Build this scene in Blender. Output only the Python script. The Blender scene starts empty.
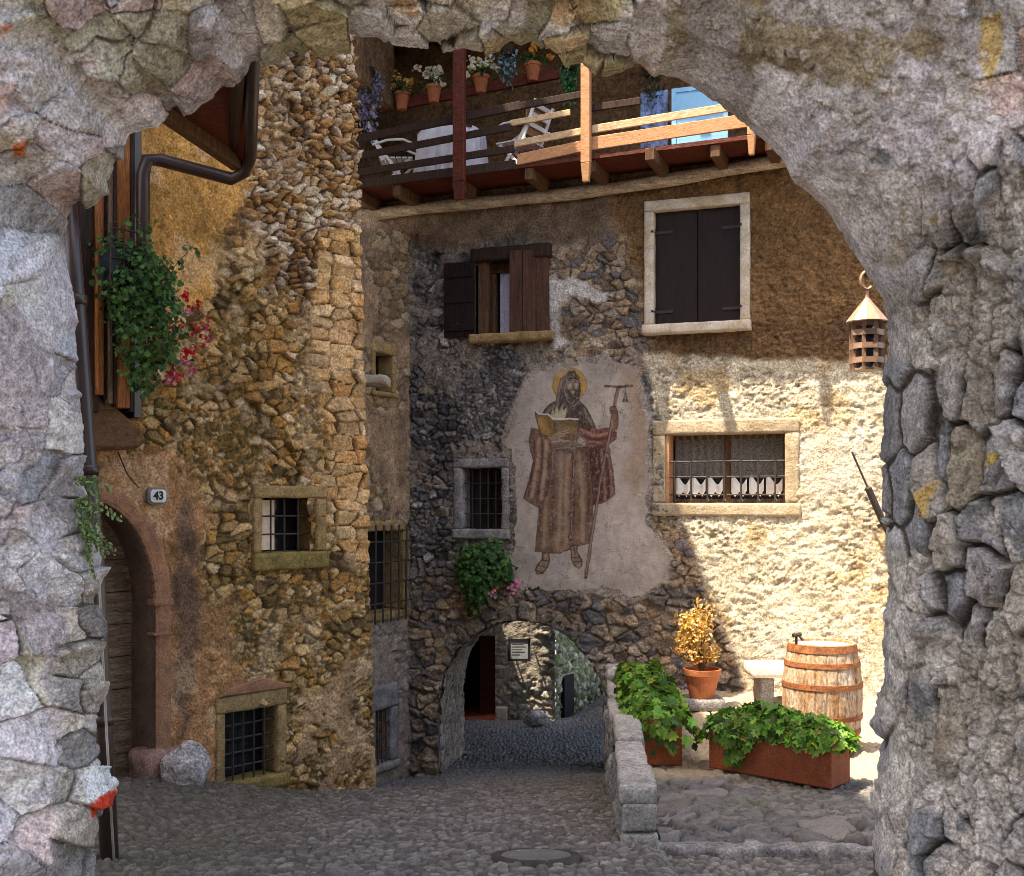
import bpy, bmesh, math, random
import numpy as np
from mathutils import Vector, Matrix
random.seed(7)
R = math.radians
sc = bpy.context.scene
col = sc.collection

# ------------------------------------------------------------------ camera
FOC, HOR = 1150.0, 500.0                      # focal length and horizon row, in pixels
cd = bpy.data.cameras.new('camera')
cd.sensor_width = 36.0
cd.lens = FOC / 1024 * 36
cd.shift_y = (HOR - 438) / 1024
cd.clip_start = 0.05
cd.clip_end = 2000
cam = bpy.data.objects.new('camera', cd)
cam.rotation_euler = (R(90), 0, 0)
col.objects.link(cam)
sc.camera = cam

# ------------------------------------------------------------------ sky, sun, exposure
SUN = Vector((1.188, 0.632, -3.55)).normalized()      # direction the light travels
sun_el = math.asin(-SUN.z)
sun_az = math.atan2(-SUN.x, -SUN.y)                  # where the sun stands, clockwise from +Y
w = bpy.data.worlds.new('World')
sc.world = w
w.use_nodes = True
nt = w.node_tree
bg = nt.nodes['Background']
sky = nt.nodes.new('ShaderNodeTexSky')
sky.sky_type = 'NISHITA'
sky.sun_disc = False
sky.sun_elevation = sun_el
sky.sun_rotation = sun_az
sky.dust_density = 3.0
sky.ozone_density = 0.3
nt.links.new(sky.outputs[0], bg.inputs[0])
bg.inputs[1].default_value = 0.15
sl = bpy.data.lights.new('sun', 'SUN')
sl.energy = 3.5
sl.angle = R(0.5)
sl.color = (1.0, 0.93, 0.82)
so = bpy.data.objects.new('sun', sl)
so.rotation_euler = SUN.to_track_quat('-Z', 'Y').to_euler()
so.location = (-20, -10, 40)
col.objects.link(so)
sc.view_settings.view_transform = 'Standard'
sc.view_settings.look = 'None'
sc.view_settings.gamma = 1
sc.view_settings.use_curve_mapping = False
sc.view_settings.exposure = 2.2
sc.view_settings.use_white_balance = True
sc.view_settings.white_balance_temperature = 7600
try:
    sc.cycles.max_bounces = 8
    sc.cycles.diffuse_bounces = 5
    sc.cycles.use_denoising = True
    sc.cycles.denoising_input_passes = 'RGB_ALBEDO_NORMAL'
    sc.cycles.denoising_prefilter = 'ACCURATE'
    sc.cycles.filter_width = 0.85
except Exception:
    pass

# ------------------------------------------------------------------ numeric noise
def _h(ix, iy, seed):
    a = (ix.astype(np.int64) * 374761393 + iy.astype(np.int64) * 668265263 + seed * 974634777) & 0xffffffff
    a = ((a ^ (a >> 13)) * 1274126177) & 0xffffffff
    a = ((a ^ (a >> 16)) * 2246822519) & 0xffffffff
    return ((a ^ (a >> 15)) & 0xffffff) / float(0x1000000)

def vn(x, y, seed=0):
    ix = np.floor(x); iy = np.floor(y)
    fx = x - ix; fy = y - iy
    fx = fx * fx * (3 - 2 * fx); fy = fy * fy * (3 - 2 * fy)
    a = _h(ix, iy, seed); b = _h(ix + 1, iy, seed)
    c = _h(ix, iy + 1, seed); d = _h(ix + 1, iy + 1, seed)
    return (a * (1 - fx) + b * fx) * (1 - fy) + (c * (1 - fx) + d * fx) * fy

def fbm(x, y, seed=0, o=4):
    s = 0; amp = 0.5; tot = 0
    for i in range(o):
        s = s + amp * vn(x, y, seed + i * 17); tot += amp
        x = x * 2.03 + 5.1; y = y * 2.03 + 1.7; amp *= 0.5
    return s / tot                                     # 0..1, mean .5

def ss(a, b, x):
    t = np.clip((x - a) / (b - a), 0, 1)
    return t * t * (3 - 2 * t)

def voro(x, y, seed=0, jit=0.85):
    ix = np.floor(x); iy = np.floor(y)
    F1 = np.full(x.shape, 9.0); F2 = np.full(x.shape, 9.0)
    c1x = np.zeros(x.shape); c1y = np.zeros(x.shape); c2x = np.zeros(x.shape); c2y = np.zeros(x.shape)
    gx = np.zeros(x.shape); gy = np.zeros(x.shape)
    for dx in (-1, 0, 1):
        for dy in (-1, 0, 1):
            jx = ix + dx; jy = iy + dy
            px = jx + 0.5 + (_h(jx, jy, seed) - .5) * jit
            py = jy + 0.5 + (_h(jx, jy, seed + 91) - .5) * jit
            d = (px - x) ** 2 + (py - y) ** 2
            m1 = d < F1
            m2 = (~m1) & (d < F2)
            F2 = np.where(m1, F1, np.where(m2, d, F2))
            c2x = np.where(m1, c1x, np.where(m2, px, c2x)); c2y = np.where(m1, c1y, np.where(m2, py, c2y))
            c1x = np.where(m1, px, c1x); c1y = np.where(m1, py, c1y)
            gx = np.where(m1, jx, gx); gy = np.where(m1, jy, gy)
            F1 = np.where(m1, d, F1)
    ed = (F2 - F1) / (2 * np.sqrt((c2x - c1x) ** 2 + (c2y - c1y) ** 2) + 1e-6)
    r = [_h(gx, gy, seed + k) for k in (301, 302, 303, 304)]
    return ed, r, x - c1x, y - c1y

def stones(u, z, sx, sz, seed, warp=.35, gap=.10, H=.04, tilt=.05, rough=.012, jit=.85, facet=.7):
    """height and per-stone randoms of a rubble face; stone size sx by sz metres"""
    wx = (fbm(u / sx * .9, z / sz * .9, seed + 5, 3) - .5) * 2 * warp
    wy = (fbm(u / sx * .9 + 40, z / sz * .9 + 9, seed + 6, 3) - .5) * 2 * warp
    ed, r, dx, dy = voro(u / sx + wx, z / sz + wy, seed, jit)
    x2 = u / sx * 2.7 + wx * 2.2; z2 = z / sz * 2.7 + wy * 2.2
    e2, q2, ax, az = voro(x2, z2, seed + 400, .95)
    prof = ss(0.0, gap * 1.3, ed)
    h = prof * H * (.45 + .75 * r[0]) + prof * tilt * (dx * (r[1] - .5) + dy * (r[2] - .5)) * 2
    h = h + prof * ((q2[0] - .5) * .45 + ax * (q2[1] - .5) * .9 + az * (q2[2] - .5) * .9 - .18 * ss(.10, .0, e2)) * H * facet
    h = h + (fbm(u / sx * 3.1, z / sz * 3.1, seed + 77, 5) - .5) * rough * 2.4 * (.4 + .6 * prof)
    return h, ss(gap * .25, gap * 1.1, ed), r

def pal(r, colors, seedr=None):
    c = np.array(colors)
    k = np.clip((r * len(c)).astype(int), 0, len(c) - 1)
    out = c[k]
    if seedr is not None:
        out = out * (.82 + .36 * seedr[..., None])
    return out

def mix(a, b, m):
    if np.ndim(a) > np.ndim(m) or np.ndim(b) > np.ndim(m):
        m = m[..., None]
    return a * (1 - m) + b * m

def sdpoly(X, Y, pts):
    d = np.full(X.shape, 1e9); s = np.ones(X.shape)
    n = len(pts); j = n - 1
    for i in range(n):
        ax, ay = pts[i]; bx, by = pts[j]
        ex, ey = bx - ax, by - ay
        wx, wy = X - ax, Y - ay
        t = np.clip((wx * ex + wy * ey) / (ex * ex + ey * ey + 1e-9), 0, 1)
        d = np.minimum(d, (wx - ex * t) ** 2 + (wy - ey * t) ** 2)
        c1 = Y >= ay; c2 = Y < by; c3 = ex * wy > ey * wx
        flip = (c1 & c2 & c3) | ((~c1) & (~c2) & (~c3))
        s = np.where(flip, -s, s); j = i
    return s * np.sqrt(d)

def pm(X, Y, pts, soft=3.0, wob=0.0, seed=0, ws=25.0):
    if wob:
        X = X + (fbm(X / ws, Y / ws, seed, 4) - .5) * 2 * wob
        Y = Y + (fbm(X / ws + 31, Y / ws + 7, seed + 1, 4) - .5) * 2 * wob
    return ss(soft, -soft, sdpoly(X, Y, pts))

def dline(X, Y, pts):
    d = np.full(X.shape, 1e9)
    for (ax, ay), (bx, by) in zip(pts[:-1], pts[1:]):
        ex, ey = bx - ax, by - ay
        t = np.clip(((X - ax) * ex + (Y - ay) * ey) / (ex * ex + ey * ey + 1e-9), 0, 1)
        d = np.minimum(d, (X - ax - ex * t) ** 2 + (Y - ay - ey * t) ** 2)
    return np.sqrt(d)

# ------------------------------------------------------------------ objects
def tag(o, label, cat, group=None, kind=None):
    if label: o['label'] = label
    if cat: o['category'] = cat
    if group: o['group'] = group
    if kind: o['kind'] = kind
    return o

def thing(name, label, cat, loc=(0, 0, 0), rz=0.0, group=None):
    o = bpy.data.objects.new(name, None)
    o.empty_display_size = .1
    col.objects.link(o)
    o.location = loc
    o.rotation_euler = (0, 0, rz)
    return tag(o, label, cat, group)

def rootloc(p):
    v = Vector((0, 0, 0))
    while p is not None:
        v += Vector(p.location); p = p.parent
    return v

def link(me, name, mat, parent=None, smooth=False, local=False):
    """link a mesh; unless local, its coordinates are world ones and are made relative to the parent"""
    o = bpy.data.objects.new(name, me)
    if parent is not None:
        if not local:
            me.transform(Matrix.Translation(-rootloc(parent)))
        o.parent = parent
    if mat: me.materials.append(mat)
    if smooth and len(me.polygons):
        me.polygons.foreach_set('use_smooth', np.ones(len(me.polygons), dtype=bool))
    col.objects.link(o)
    return o

def npmesh(name, V, Fc, C=None):
    """V (n,3), Fc list of tuples or (m,k) array"""
    me = bpy.data.meshes.new(name)
    if isinstance(Fc, np.ndarray):
        m, k = Fc.shape
        me.vertices.add(len(V)); me.vertices.foreach_set('co', np.ascontiguousarray(V, dtype=np.float32).ravel())
        me.loops.add(m * k); me.loops.foreach_set('vertex_index', Fc.astype(np.int32).ravel())
        me.polygons.add(m)
        me.polygons.foreach_set('loop_start', np.arange(0, m * k, k, dtype=np.int32))
        try: me.polygons.foreach_set('loop_total', np.full(m, k, dtype=np.int32))
        except Exception: pass
        me.update(calc_edges=True)
    else:
        me.from_pydata([tuple(v) for v in V], [], Fc); me.update()
    if C is not None:
        a = me.color_attributes.new('Col', 'FLOAT_COLOR', 'POINT')
        cc = np.ones((len(V), 4), dtype=np.float32); cc[:, :3] = C
        a.data.foreach_set('color', cc.ravel())
    return me

def gridmesh(name, P, C, mat, parent=None, keep=None, flip=False):
    ny, nx = P.shape[:2]
    idx = np.arange(ny * nx).reshape(ny, nx)
    q = np.stack([idx[:-1, :-1], idx[:-1, 1:], idx[1:, 1:], idx[1:, :-1]], -1)
    if flip: q = q[..., ::-1]
    q = q.reshape(-1, 4)
    if keep is not None: q = q[keep.ravel()]
    used = np.zeros(ny * nx, bool); used[q.ravel()] = True
    remap = np.cumsum(used) - 1
    me = npmesh(name, P.reshape(-1, 3)[used], remap[q], None if C is None else C.reshape(-1, 3)[used])
    return link(me, name, mat, parent, smooth=True)

# ------------------------------------------------------------------ materials
def mat(name, base=None, rough=.85, var=.35, vs=6.0, bump=.3, bs=40.0, spec=.25, metal=0, attr=False,
        base2=None, streak=None, fine=True, trans=0.0):
    """principled material with procedural colour variation and bump; attr: colour comes from the mesh's own stones"""
    m = bpy.data.materials.new(name)
    m.use_nodes = True
    n = m.node_tree.nodes; l = m.node_tree.links
    b = n['Principled BSDF']
    b.inputs['Roughness'].default_value = rough
    b.inputs['Specular IOR Level'].default_value = spec
    b.inputs['Metallic'].default_value = metal
    tc = n.new('ShaderNodeTexCoord')
    mp = n.new('ShaderNodeMapping')
    l.new(tc.outputs['Object'], mp.inputs[0])
    if streak: mp.inputs['Scale'].default_value = streak
    no = n.new('ShaderNodeTexNoise'); no.inputs['Scale'].default_value = vs
    no.inputs['Detail'].default_value = 8; no.inputs['Roughness'].default_value = .65
    l.new(mp.outputs[0], no.inputs['Vector'])
    if attr:
        at = n.new('ShaderNodeAttribute'); at.attribute_name = 'Col'; src = at.outputs['Color']
    else:
        mx = n.new('ShaderNodeMix'); mx.data_type = 'RGBA'
        mx.inputs[6].default_value = (*base, 1)
        mx.inputs[7].default_value = (*(base2 or tuple(c * .6 for c in base)), 1)
        n1 = n.new('ShaderNodeTexNoise'); n1.inputs['Scale'].default_value = vs * .55
        n1.inputs['Detail'].default_value = 6; n1.inputs['Roughness'].default_value = .7
        l.new(mp.outputs[0], n1.inputs['Vector'])
        cr = n.new('ShaderNodeMapRange'); cr.inputs[1].default_value = .4; cr.inputs[2].default_value = .64
        l.new(n1.outputs[0], cr.inputs[0]); l.new(cr.outputs[0], mx.inputs[0])
        src = mx.outputs[2]
    mr = n.new('ShaderNodeMapRange')
    mr.inputs[1].default_value = .25; mr.inputs[2].default_value = .75
    mr.inputs[3].default_value = 1 - var; mr.inputs[4].default_value = 1 + var
    l.new(no.outputs[0], mr.inputs[0])
    mu = n.new('ShaderNodeVectorMath'); mu.operation = 'SCALE'
    l.new(src, mu.inputs[0]); l.new(mr.outputs[0], mu.inputs['Scale'])
    if fine:
        nf = n.new('ShaderNodeTexNoise'); nf.inputs['Scale'].default_value = bs * 1.3
        nf.inputs['Detail'].default_value = 5; nf.inputs['Roughness'].default_value = .75
        l.new(mp.outputs[0], nf.inputs['Vector'])
        mf = n.new('ShaderNodeMapRange'); mf.inputs[1].default_value = .34; mf.inputs[2].default_value = .62
        mf.inputs[3].default_value = 1 - var * 1.55; mf.inputs[4].default_value = 1 + var * .75
        l.new(nf.outputs[0], mf.inputs[0])
        mu0 = mu; mu = n.new('ShaderNodeVectorMath'); mu.operation = 'SCALE'
        l.new(mu0.outputs[0], mu.inputs[0]); l.new(mf.outputs[0], mu.inputs['Scale'])
    l.new(mu.outputs[0], b.inputs['Base Color'])
    if bump:
        nb = n.new('ShaderNodeTexNoise'); nb.inputs['Scale'].default_value = bs
        nb.inputs['Detail'].default_value = 8; nb.inputs['Roughness'].default_value = .7
        l.new(mp.outputs[0], nb.inputs['Vector'])
        bp = n.new('ShaderNodeBump'); bp.inputs['Strength'].default_value = bump
        bp.inputs['Distance'].default_value = .03
        n2 = n.new('ShaderNodeTexNoise'); n2.inputs['Scale'].default_value = bs * .33
        n2.inputs['Detail'].default_value = 6; n2.inputs['Roughness'].default_value = .6
        l.new(mp.outputs[0], n2.inputs['Vector'])
        ad = n.new('ShaderNodeMath'); ad.operation = 'MULTIPLY_ADD'; ad.inputs[1].default_value = 1.4
        l.new(n2.outputs[0], ad.inputs[0]); l.new(nb.outputs[0], ad.inputs[2])
        l.new(ad.outputs[0], bp.inputs['Height']); l.new(bp.outputs[0], b.inputs['Normal'])
    if trans:
        tr = n.new('ShaderNodeBsdfTranslucent'); ms = n.new('ShaderNodeMixShader')
        ms.inputs[0].default_value = trans
        l.new(mu.outputs[0], tr.inputs[0])
        l.new(b.outputs[0], ms.inputs[1]); l.new(tr.outputs[0], ms.inputs[2])
        l.new(ms.outputs[0], n['Material Output'].inputs[0])
    return m

M = dict(
    arch=mat('arch_stone', attr=True, rough=.9, var=.40, vs=24, bump=.8, bs=80),
    rubble=mat('rubble_stone', attr=True, rough=.92, var=.42, vs=9, bump=.8, bs=34),
    plaster=mat('house_plaster', attr=True, rough=.93, var=.3, vs=8, bump=.5, bs=45),
    cobble=mat('cobbles', attr=True, rough=.65, var=.24, vs=12, bump=.3, bs=60, spec=.45),
    paint=mat('mural_paint', attr=True, rough=.9, var=.22, vs=14, bump=.25, bs=50, fine=False),
    leaf=mat('leaf', attr=True, rough=.5, var=.2, vs=30, bump=0, spec=.4, trans=.35, fine=False),
    petal=mat('petal', attr=True, rough=.6, var=.12, vs=40, bump=0, trans=.25, fine=False),
    ochre=mat('ochre_stone', (.40, .26, .12), base2=(.24, .16, .065), rough=.9, var=.35, vs=7, bump=.6, bs=40),
    olive=mat('mossy_sill', (.30, .21, .07), base2=(.16, .13, .04), rough=.92, var=.4, vs=8, bump=.6, bs=40),
    pale=mat('pale_limestone', (.50, .44, .36), base2=(.36, .29, .21), rough=.88, var=.3, vs=9, bump=.45, bs=50),
    grey=mat('grey_stone', (.30, .28, .27), base2=(.16, .15, .15), rough=.9, var=.4, vs=9, bump=.6, bs=40),
    white=mat('white_stone', (.66, .58, .50), base2=(.50, .38, .25), rough=.85, var=.2, vs=8, bump=.35, bs=50),
    chalk=mat('white_paint', (.78, .76, .74), base2=(.68, .66, .66), rough=.6, var=.12, vs=10, bump=.1, bs=60, fine=False),
    bench=mat('bench_stone', (.8, .76, .68), rough=.8, var=.12, vs=8, bump=.3, bs=40),
    redstone=mat('door_surround', (.40, .20, .11), base2=(.26, .13, .08), rough=.88, var=.35, vs=9, bump=.45, bs=60),
    oldwood=mat('old_door_wood', (.20, .13, .08), base2=(.11, .07, .045), rough=.8, var=.45, vs=5, bump=.5, bs=12, streak=(8, 8, .8)),
    doorwood=mat('door_planks', (.34, .235, .16), base2=(.17, .10, .065), rough=.8, var=.45, vs=5, bump=.5, bs=14, streak=(1, 1, 9)),
    darkwood=mat('dark_wood', (.045, .02, .012), base2=(.025, .012, .008), rough=.65, var=.4, vs=6, bump=.35, bs=14, streak=(6, 6, .8)),
    redwood=mat('red_stained_wood', (.13, .025, .012), base2=(.07, .014, .008), rough=.65, var=.35, vs=6, bump=.3, bs=16, streak=(1.5, 6, 6)),
    brownwood=mat('brown_wood', (.15, .075, .035), base2=(.08, .035, .018), rough=.7, var=.4, vs=6, bump=.4, bs=16, streak=(6, 6, .8)),
    orangewood=mat('orange_planks', (.42, .15, .035), base2=(.2, .055, .015), rough=.55, var=.4, vs=5, bump=.35, bs=14, streak=(8, 8, .6)),
    rail=mat('rail_wood', (.50, .26, .13), base2=(.40, .19, .09), rough=.7, var=.2, vs=6, bump=.2, bs=20, streak=(1, 8, 8)),
    railpale=mat('sunlit_rail_wood', (.56, .42, .27), base2=(.42, .27, .14), rough=.75, var=.25, vs=6, bump=.2, bs=20, streak=(1, 8, 8)),
    log=mat('weathered_log', (.60, .49, .36), base2=(.34, .25, .17), rough=.85, var=.4, vs=5, bump=.5, bs=14, streak=(.7, 7, 7)),
    shutter=mat('brown_shutter', (.020, .009, .007), base2=(.012, .006, .005), rough=.55, var=.3, vs=5, bump=.2, bs=20, streak=(8, 8, .7)),
    redshutter=mat('worn_shutter', (.10, .04, .022), base2=(.05, .02, .012), rough=.65, var=.5, vs=5, bump=.35, bs=20, streak=(8, 8, .7)),
    iron=mat('black_iron', (.03, .028, .028), base2=(.06, .035, .02), rough=.6, var=.4, vs=20, bump=.3, bs=60, spec=.4),
    rust=mat('rusty_iron', (.16, .065, .03), base2=(.08, .04, .025), rough=.8, var=.4, vs=20, bump=.4, bs=70),
    hoop=mat('rusty_hoop', (.30, .105, .035), base2=(.17, .06, .025), rough=.75, var=.4, vs=14, bump=.3, bs=60),
    corten=mat('rusty_planter_steel', (.36, .095, .035), base2=(.22, .055, .022), rough=.7, var=.3, vs=5, bump=.2, bs=50),
    copper=mat('copper_sheet', (.36, .22, .15), base2=(.26, .15, .10), rough=.45, var=.2, vs=14, bump=.15, bs=30, spec=.5, metal=.2, fine=False),
    pipe=mat('drainpipe_metal', (.05, .028, .022), base2=(.035, .02, .018), rough=.35, var=.25, vs=6, bump=.05, bs=20, spec=.5, fine=False),
    cable=mat('cable', (.5, .42, .36), rough=.5, var=.1, bump=0, fine=False),
    terracotta=mat('terracotta', (.46, .15, .06), base2=(.36, .12, .055), rough=.8, var=.2, vs=12, bump=.2, bs=60),
    glass=mat('dark_window', (.018, .02, .026), base2=(.01, .01, .014), rough=.12, var=.2, vs=3, bump=0, spec=.6, fine=False),
    voidm=mat('dark_room', (.012, .009, .008), rough=.9, var=.2, bump=0, fine=False),
    lace=mat('lace_curtain', (.62, .62, .72), base2=(.45, .45, .58), rough=.8, var=.25, vs=60, bump=.3, bs=70, fine=False),
    panereflect=mat('painted_reflection', (.85, .66, .50), base2=(.75, .55, .40), rough=.8, var=.15, vs=20, bump=0, fine=False),
    curtain=mat('white_curtain', (.82, .8, .78), base2=(.72, .7, .7), rough=.8, var=.1, vs=14, bump=.2, bs=30, fine=False),
    curtaindark=mat('grey_net_curtain', (.20, .18, .16), base2=(.10, .09, .09), rough=.8, var=.5, vs=70, bump=.2, bs=60),
    cloth=mat('table_cloth', (.72, .70, .76), base2=(.60, .57, .66), rough=.8, var=.12, vs=9, bump=.2, bs=30, fine=False),
    blue=mat('blue_paint', (.22, .48, .72), base2=(.17, .40, .64), rough=.6, var=.12, vs=5, bump=.1, bs=20, fine=False),
    bluegrey=mat('leaf_shadowed_blue', (.20, .32, .62), base2=(.02, .03, .06), rough=.6, var=.3, vs=16, bump=.1, bs=20),  # dark blotches put the foliage's shadow into the blue
    barrel=mat('barrel_wood', (.34, .17, .065), base2=(.46, .38, .30), rough=.8, var=.4, vs=4, bump=.4, bs=16, streak=(2.2, 2.2, 1.0)),
    barrellid=mat('barrel_lid', (.66, .58, .48), base2=(.34, .22, .14), rough=.85, var=.25, vs=5, bump=.4, bs=20),
    stem=mat('stem', (.09, .065, .03), rough=.8, var=.3, bump=.2),
    soil=mat('soil', (.04, .028, .018), rough=.95, var=.4, vs=20, bump=.6, bs=50),
    concrete=mat('cover_concrete', (.15, .145, .14), base2=(.10, .095, .09), rough=.9, var=.25, vs=10, bump=.4, bs=60),
    rock=mat('pale_rock', (.64, .59, .58), base2=(.26, .22, .21), rough=.9, var=.5, vs=9, bump=1.0, bs=22),
    rooftile=mat('roof_tile', (.28, .12, .07), rough=.85, var=.4, vs=8, bump=.5, bs=20),
    greyplaster=mat('grey_plaster', (.38, .33, .28), base2=(.30, .26, .22), rough=.92, var=.25, vs=3, bump=.3, bs=20),
    brownplaster=mat('brown_plaster', (.20, .11, .055), base2=(.12, .07, .04), rough=.92, var=.45, vs=3, bump=.6, bs=14),
    enamel=mat('white_enamel', (.74, .71, .66), rough=.3, var=.08, bump=0, spec=.5, fine=False),
    ink=mat('black_ink', (.02, .02, .02), rough=.6, var=.1, bump=0, fine=False),
    paper=mat('paper', (.36, .38, .41), rough=.7, var=.1, bump=0, fine=False),
    canvas=mat('tan_canvas', (.34, .22, .10), rough=.85, var=.2, vs=20, bump=.2, fine=False),
)

# ------------------------------------------------------------------ mesh builder
class Frame:
    """a vertical plane: u along it, d out of it towards the viewer, z up"""
    def __init__(s, ox, oy, ex, ey):
        L = math.hypot(ex, ey)
        s.o = np.array([ox, oy]); s.e = np.array([ex, ey]) / L
        s.n = np.array([s.e[1], -s.e[0]])
    def at(s, u, d, z):
        p = s.o + s.e * u + s.n * d
        return Vector((p[0], p[1], z))
    def mat(s):
        return Matrix(((s.e[0], s.n[0], 0, s.o[0]), (s.e[1], s.n[1], 0, s.o[1]), (0, 0, 1, 0), (0, 0, 0, 1)))
    def uz(s, px, py, d=0.0):
        a = (px - 512) / FOC; b = (HOR - py) / FOC
        q = s.o + s.n * d
        t = q.dot(s.n) / (a * s.n[0] + s.n[1])
        P = np.array([a * t, t])
        return float((P - s.o).dot(s.e)), float(t * b)
    def rect(s, x0, x1, y0, y1, d=0.0):
        """opening from pixel bounds: u0,u1,z0,z1"""
        ym = (y0 + y1) / 2; xm = (x0 + x1) / 2
        return s.uz(x0, ym, d)[0], s.uz(x1, ym, d)[0], s.uz(xm, y1, d)[1], s.uz(xm, y0, d)[1]

def pix(px, py, Y):
    return Vector(((px - 512) / FOC * Y, Y, (HOR - py) / FOC * Y))

ID = Matrix.Identity(4)
class MB:
    def __init__(s, M=None):
        s.v = []; s.f = []; s.M = M or ID
    def add(s, V, Fc, M=None):
        T = s.M @ M if M is not None else s.M
        k = len(s.v)
        s.v += [tuple(T @ Vector(p)) for p in V]
        s.f += [tuple(i + k for i in f) for f in Fc]
        return s
    def box(s, x0, x1, y0, y1, z0, z1, M=None):
        V = [(x, y, z) for z in (z0, z1) for y in (y0, y1) for x in (x0, x1)]
        return s.add(V, [(0, 2, 3, 1), (4, 5, 7, 6), (0, 1, 5, 4), (2, 6, 7, 3), (0, 4, 6, 2), (1, 3, 7, 5)], M)
    def bar(s, p0, p1, w, h=None, up=(0, 0, 1)):
        """square bar between two points"""
        h = h or w
        p0 = Vector(p0); p1 = Vector(p1); d = p1 - p0; L = d.length; d.normalize()
        up = Vector(up)
        if abs(d.dot(up)) > .98: up = Vector((0, 1, 0))
        x = d.cross(up).normalized(); y = x.cross(d)
        T = Matrix(((d.x, x.x, y.x, p0.x), (d.y, x.y, y.y, p0.y), (d.z, x.z, y.z, p0.z), (0, 0, 0, 1)))
        return s.box(0, L, -w / 2, w / 2, -h / 2, h / 2, T)
    def rbox(s, x0, x1, y0, y1, z0, z1, M=None, res=.04, rough=.008, rnd=.012, seed=0):
        """stone block: rounded, worn, uneven box"""
        lo = np.array([x0, y0, z0]); hi = np.array([x1, y1, z1]); size = hi - lo
        rnd = min(rnd, size.min() * .3)
        nn = np.maximum(2, np.ceil(size / res).astype(int))
        V = []; Fc = []
        for ax in range(3):
            a, b = (ax + 1) % 3, (ax + 2) % 3
            for side in (0, 1):
                A, B = np.meshgrid(np.linspace(lo[a], hi[a], nn[a] + 1), np.linspace(lo[b], hi[b], nn[b] + 1), indexing='ij')
                P = np.zeros(A.shape + (3,)); P[..., a] = A; P[..., b] = B; P[..., ax] = hi[ax] if side else lo[ax]
                k = len(V); V += list(P.reshape(-1, 3))
                w_ = nn[b] + 1
                for i in range(nn[a]):
                    for j in range(nn[b]):
                        q = (k + i * w_ + j, k + (i + 1) * w_ + j, k + (i + 1) * w_ + j + 1, k + i * w_ + j + 1)
                        Fc.append(q if side else q[::-1])
        V = np.array(V)
        Q = np.clip(V, lo + rnd, hi - rnd); D = V - Q
        L = np.linalg.norm(D, axis=1, keepdims=True); D = D / np.maximum(L, 1e-6)
        n = fbm(V[:, 0] * 9 + V[:, 2] * 3.3 + seed, V[:, 1] * 9 + V[:, 2] * 8 + seed * 1.7, seed % 50, 4) - .5
        V = Q + D * (rnd + n[:, None] * 2 * rough)
        return s.add(V, Fc, M)
    def tube(s, pts, r, n=8, M=None, caps=True):
        pts = [Vector(p) for p in pts]
        rr = r if hasattr(r, '__len__') else [r] * len(pts)
        V = []; Fc = []
        t0 = (pts[1] - pts[0]).normalized()
        up = Vector((0, 0, 1)) if abs(t0.z) < .9 else Vector((0, 1, 0))
        x = t0.cross(up).normalized()
        for i, p in enumerate(pts):
            t = (pts[min(i + 1, len(pts) - 1)] - pts[max(i - 1, 0)]).normalized()
            x = (x - t * x.dot(t)).normalized(); y = t.cross(x)
            for k in range(n):
                a = 2 * math.pi * k / n
                V.append(p + (x * math.cos(a) + y * math.sin(a)) * rr[i])
        for i in range(len(pts) - 1):
            for k in range(n):
                a = i * n + k; b = i * n + (k + 1) % n
                Fc.append((a, b, b + n, a + n))
        if caps:
            Fc.append(tuple(range(n))[::-1]); Fc.append(tuple(range((len(pts) - 1) * n, len(pts) * n)))
        return s.add(V, Fc, M)
    def lathe(s, prof, n=32, M=None, caps=(True, True), a0=0.0):
        V = []; Fc = []
        for r, z in prof:
            for k in range(n):
                a = a0 + 2 * math.pi * k / n
                V.append((r * math.cos(a), r * math.sin(a), z))
        for i in range(len(prof) - 1):
            for k in range(n):
                a = i * n + k; b = i * n + (k + 1) % n
                Fc.append((a, b, b + n, a + n))
        if caps[0]: Fc.append(tuple(range(n))[::-1])
        if caps[1]: Fc.append(tuple(range((len(prof) - 1) * n, len(prof) * n)))
        return s.add(V, Fc, M)
    def prism(s, pts, d0, d1, M=None):
        """polygon in local x,z extruded along local y from d0 to d1"""
        n = len(pts)
        V = [(x, d0, z) for x, z in pts] + [(x, d1, z) for x, z in pts]
        Fc = [tuple(range(n)), tuple(range(2 * n - 1, n - 1, -1))]
        Fc += [(i, i + n, (i + 1) % n + n, (i + 1) % n) for i in range(n)]
        return s.add(V, Fc, M)
    def lump(s, c, rx, ry, rz, seed=0, amp=.25, sub=3, M=None):
        bm = bmesh.new(); bmesh.ops.create_icosphere(bm, subdivisions=sub, radius=1)
        P = np.array([v.co[:] for v in bm.verts]); Fc = [tuple(v.index for v in f.verts) for f in bm.faces]; bm.free()
        n = fbm(P[:, 0] * 1.6 + P[:, 2] * .9 + seed, P[:, 1] * 1.6 + P[:, 2] * 1.3 + seed * 3, seed, 4) - .5
        P = P * (1 + n[:, None] * 2 * amp)
        P = P * np.array([rx, ry, rz]) + np.array(c)
        return s.add(P, Fc, M)
    def build(s, name, m, parent=None, smooth=False, local=False, bevel=0.0, merge=False):
        me = bpy.data.meshes.new(name)
        me.from_pydata(s.v, [], s.f); me.update()
        bm = bmesh.new(); bm.from_mesh(me)
        if merge: bmesh.ops.remove_doubles(bm, verts=bm.verts, dist=.0004)
        bmesh.ops.recalc_face_normals(bm, faces=bm.faces)
        if bevel:
            bmesh.ops.bevel(bm, geom=bm.edges[:], offset=bevel, segments=1, affect='EDGES', clamp_overlap=True)
        bm.to_mesh(me); bm.free()
        return link(me, name, m, parent, smooth, local)

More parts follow.
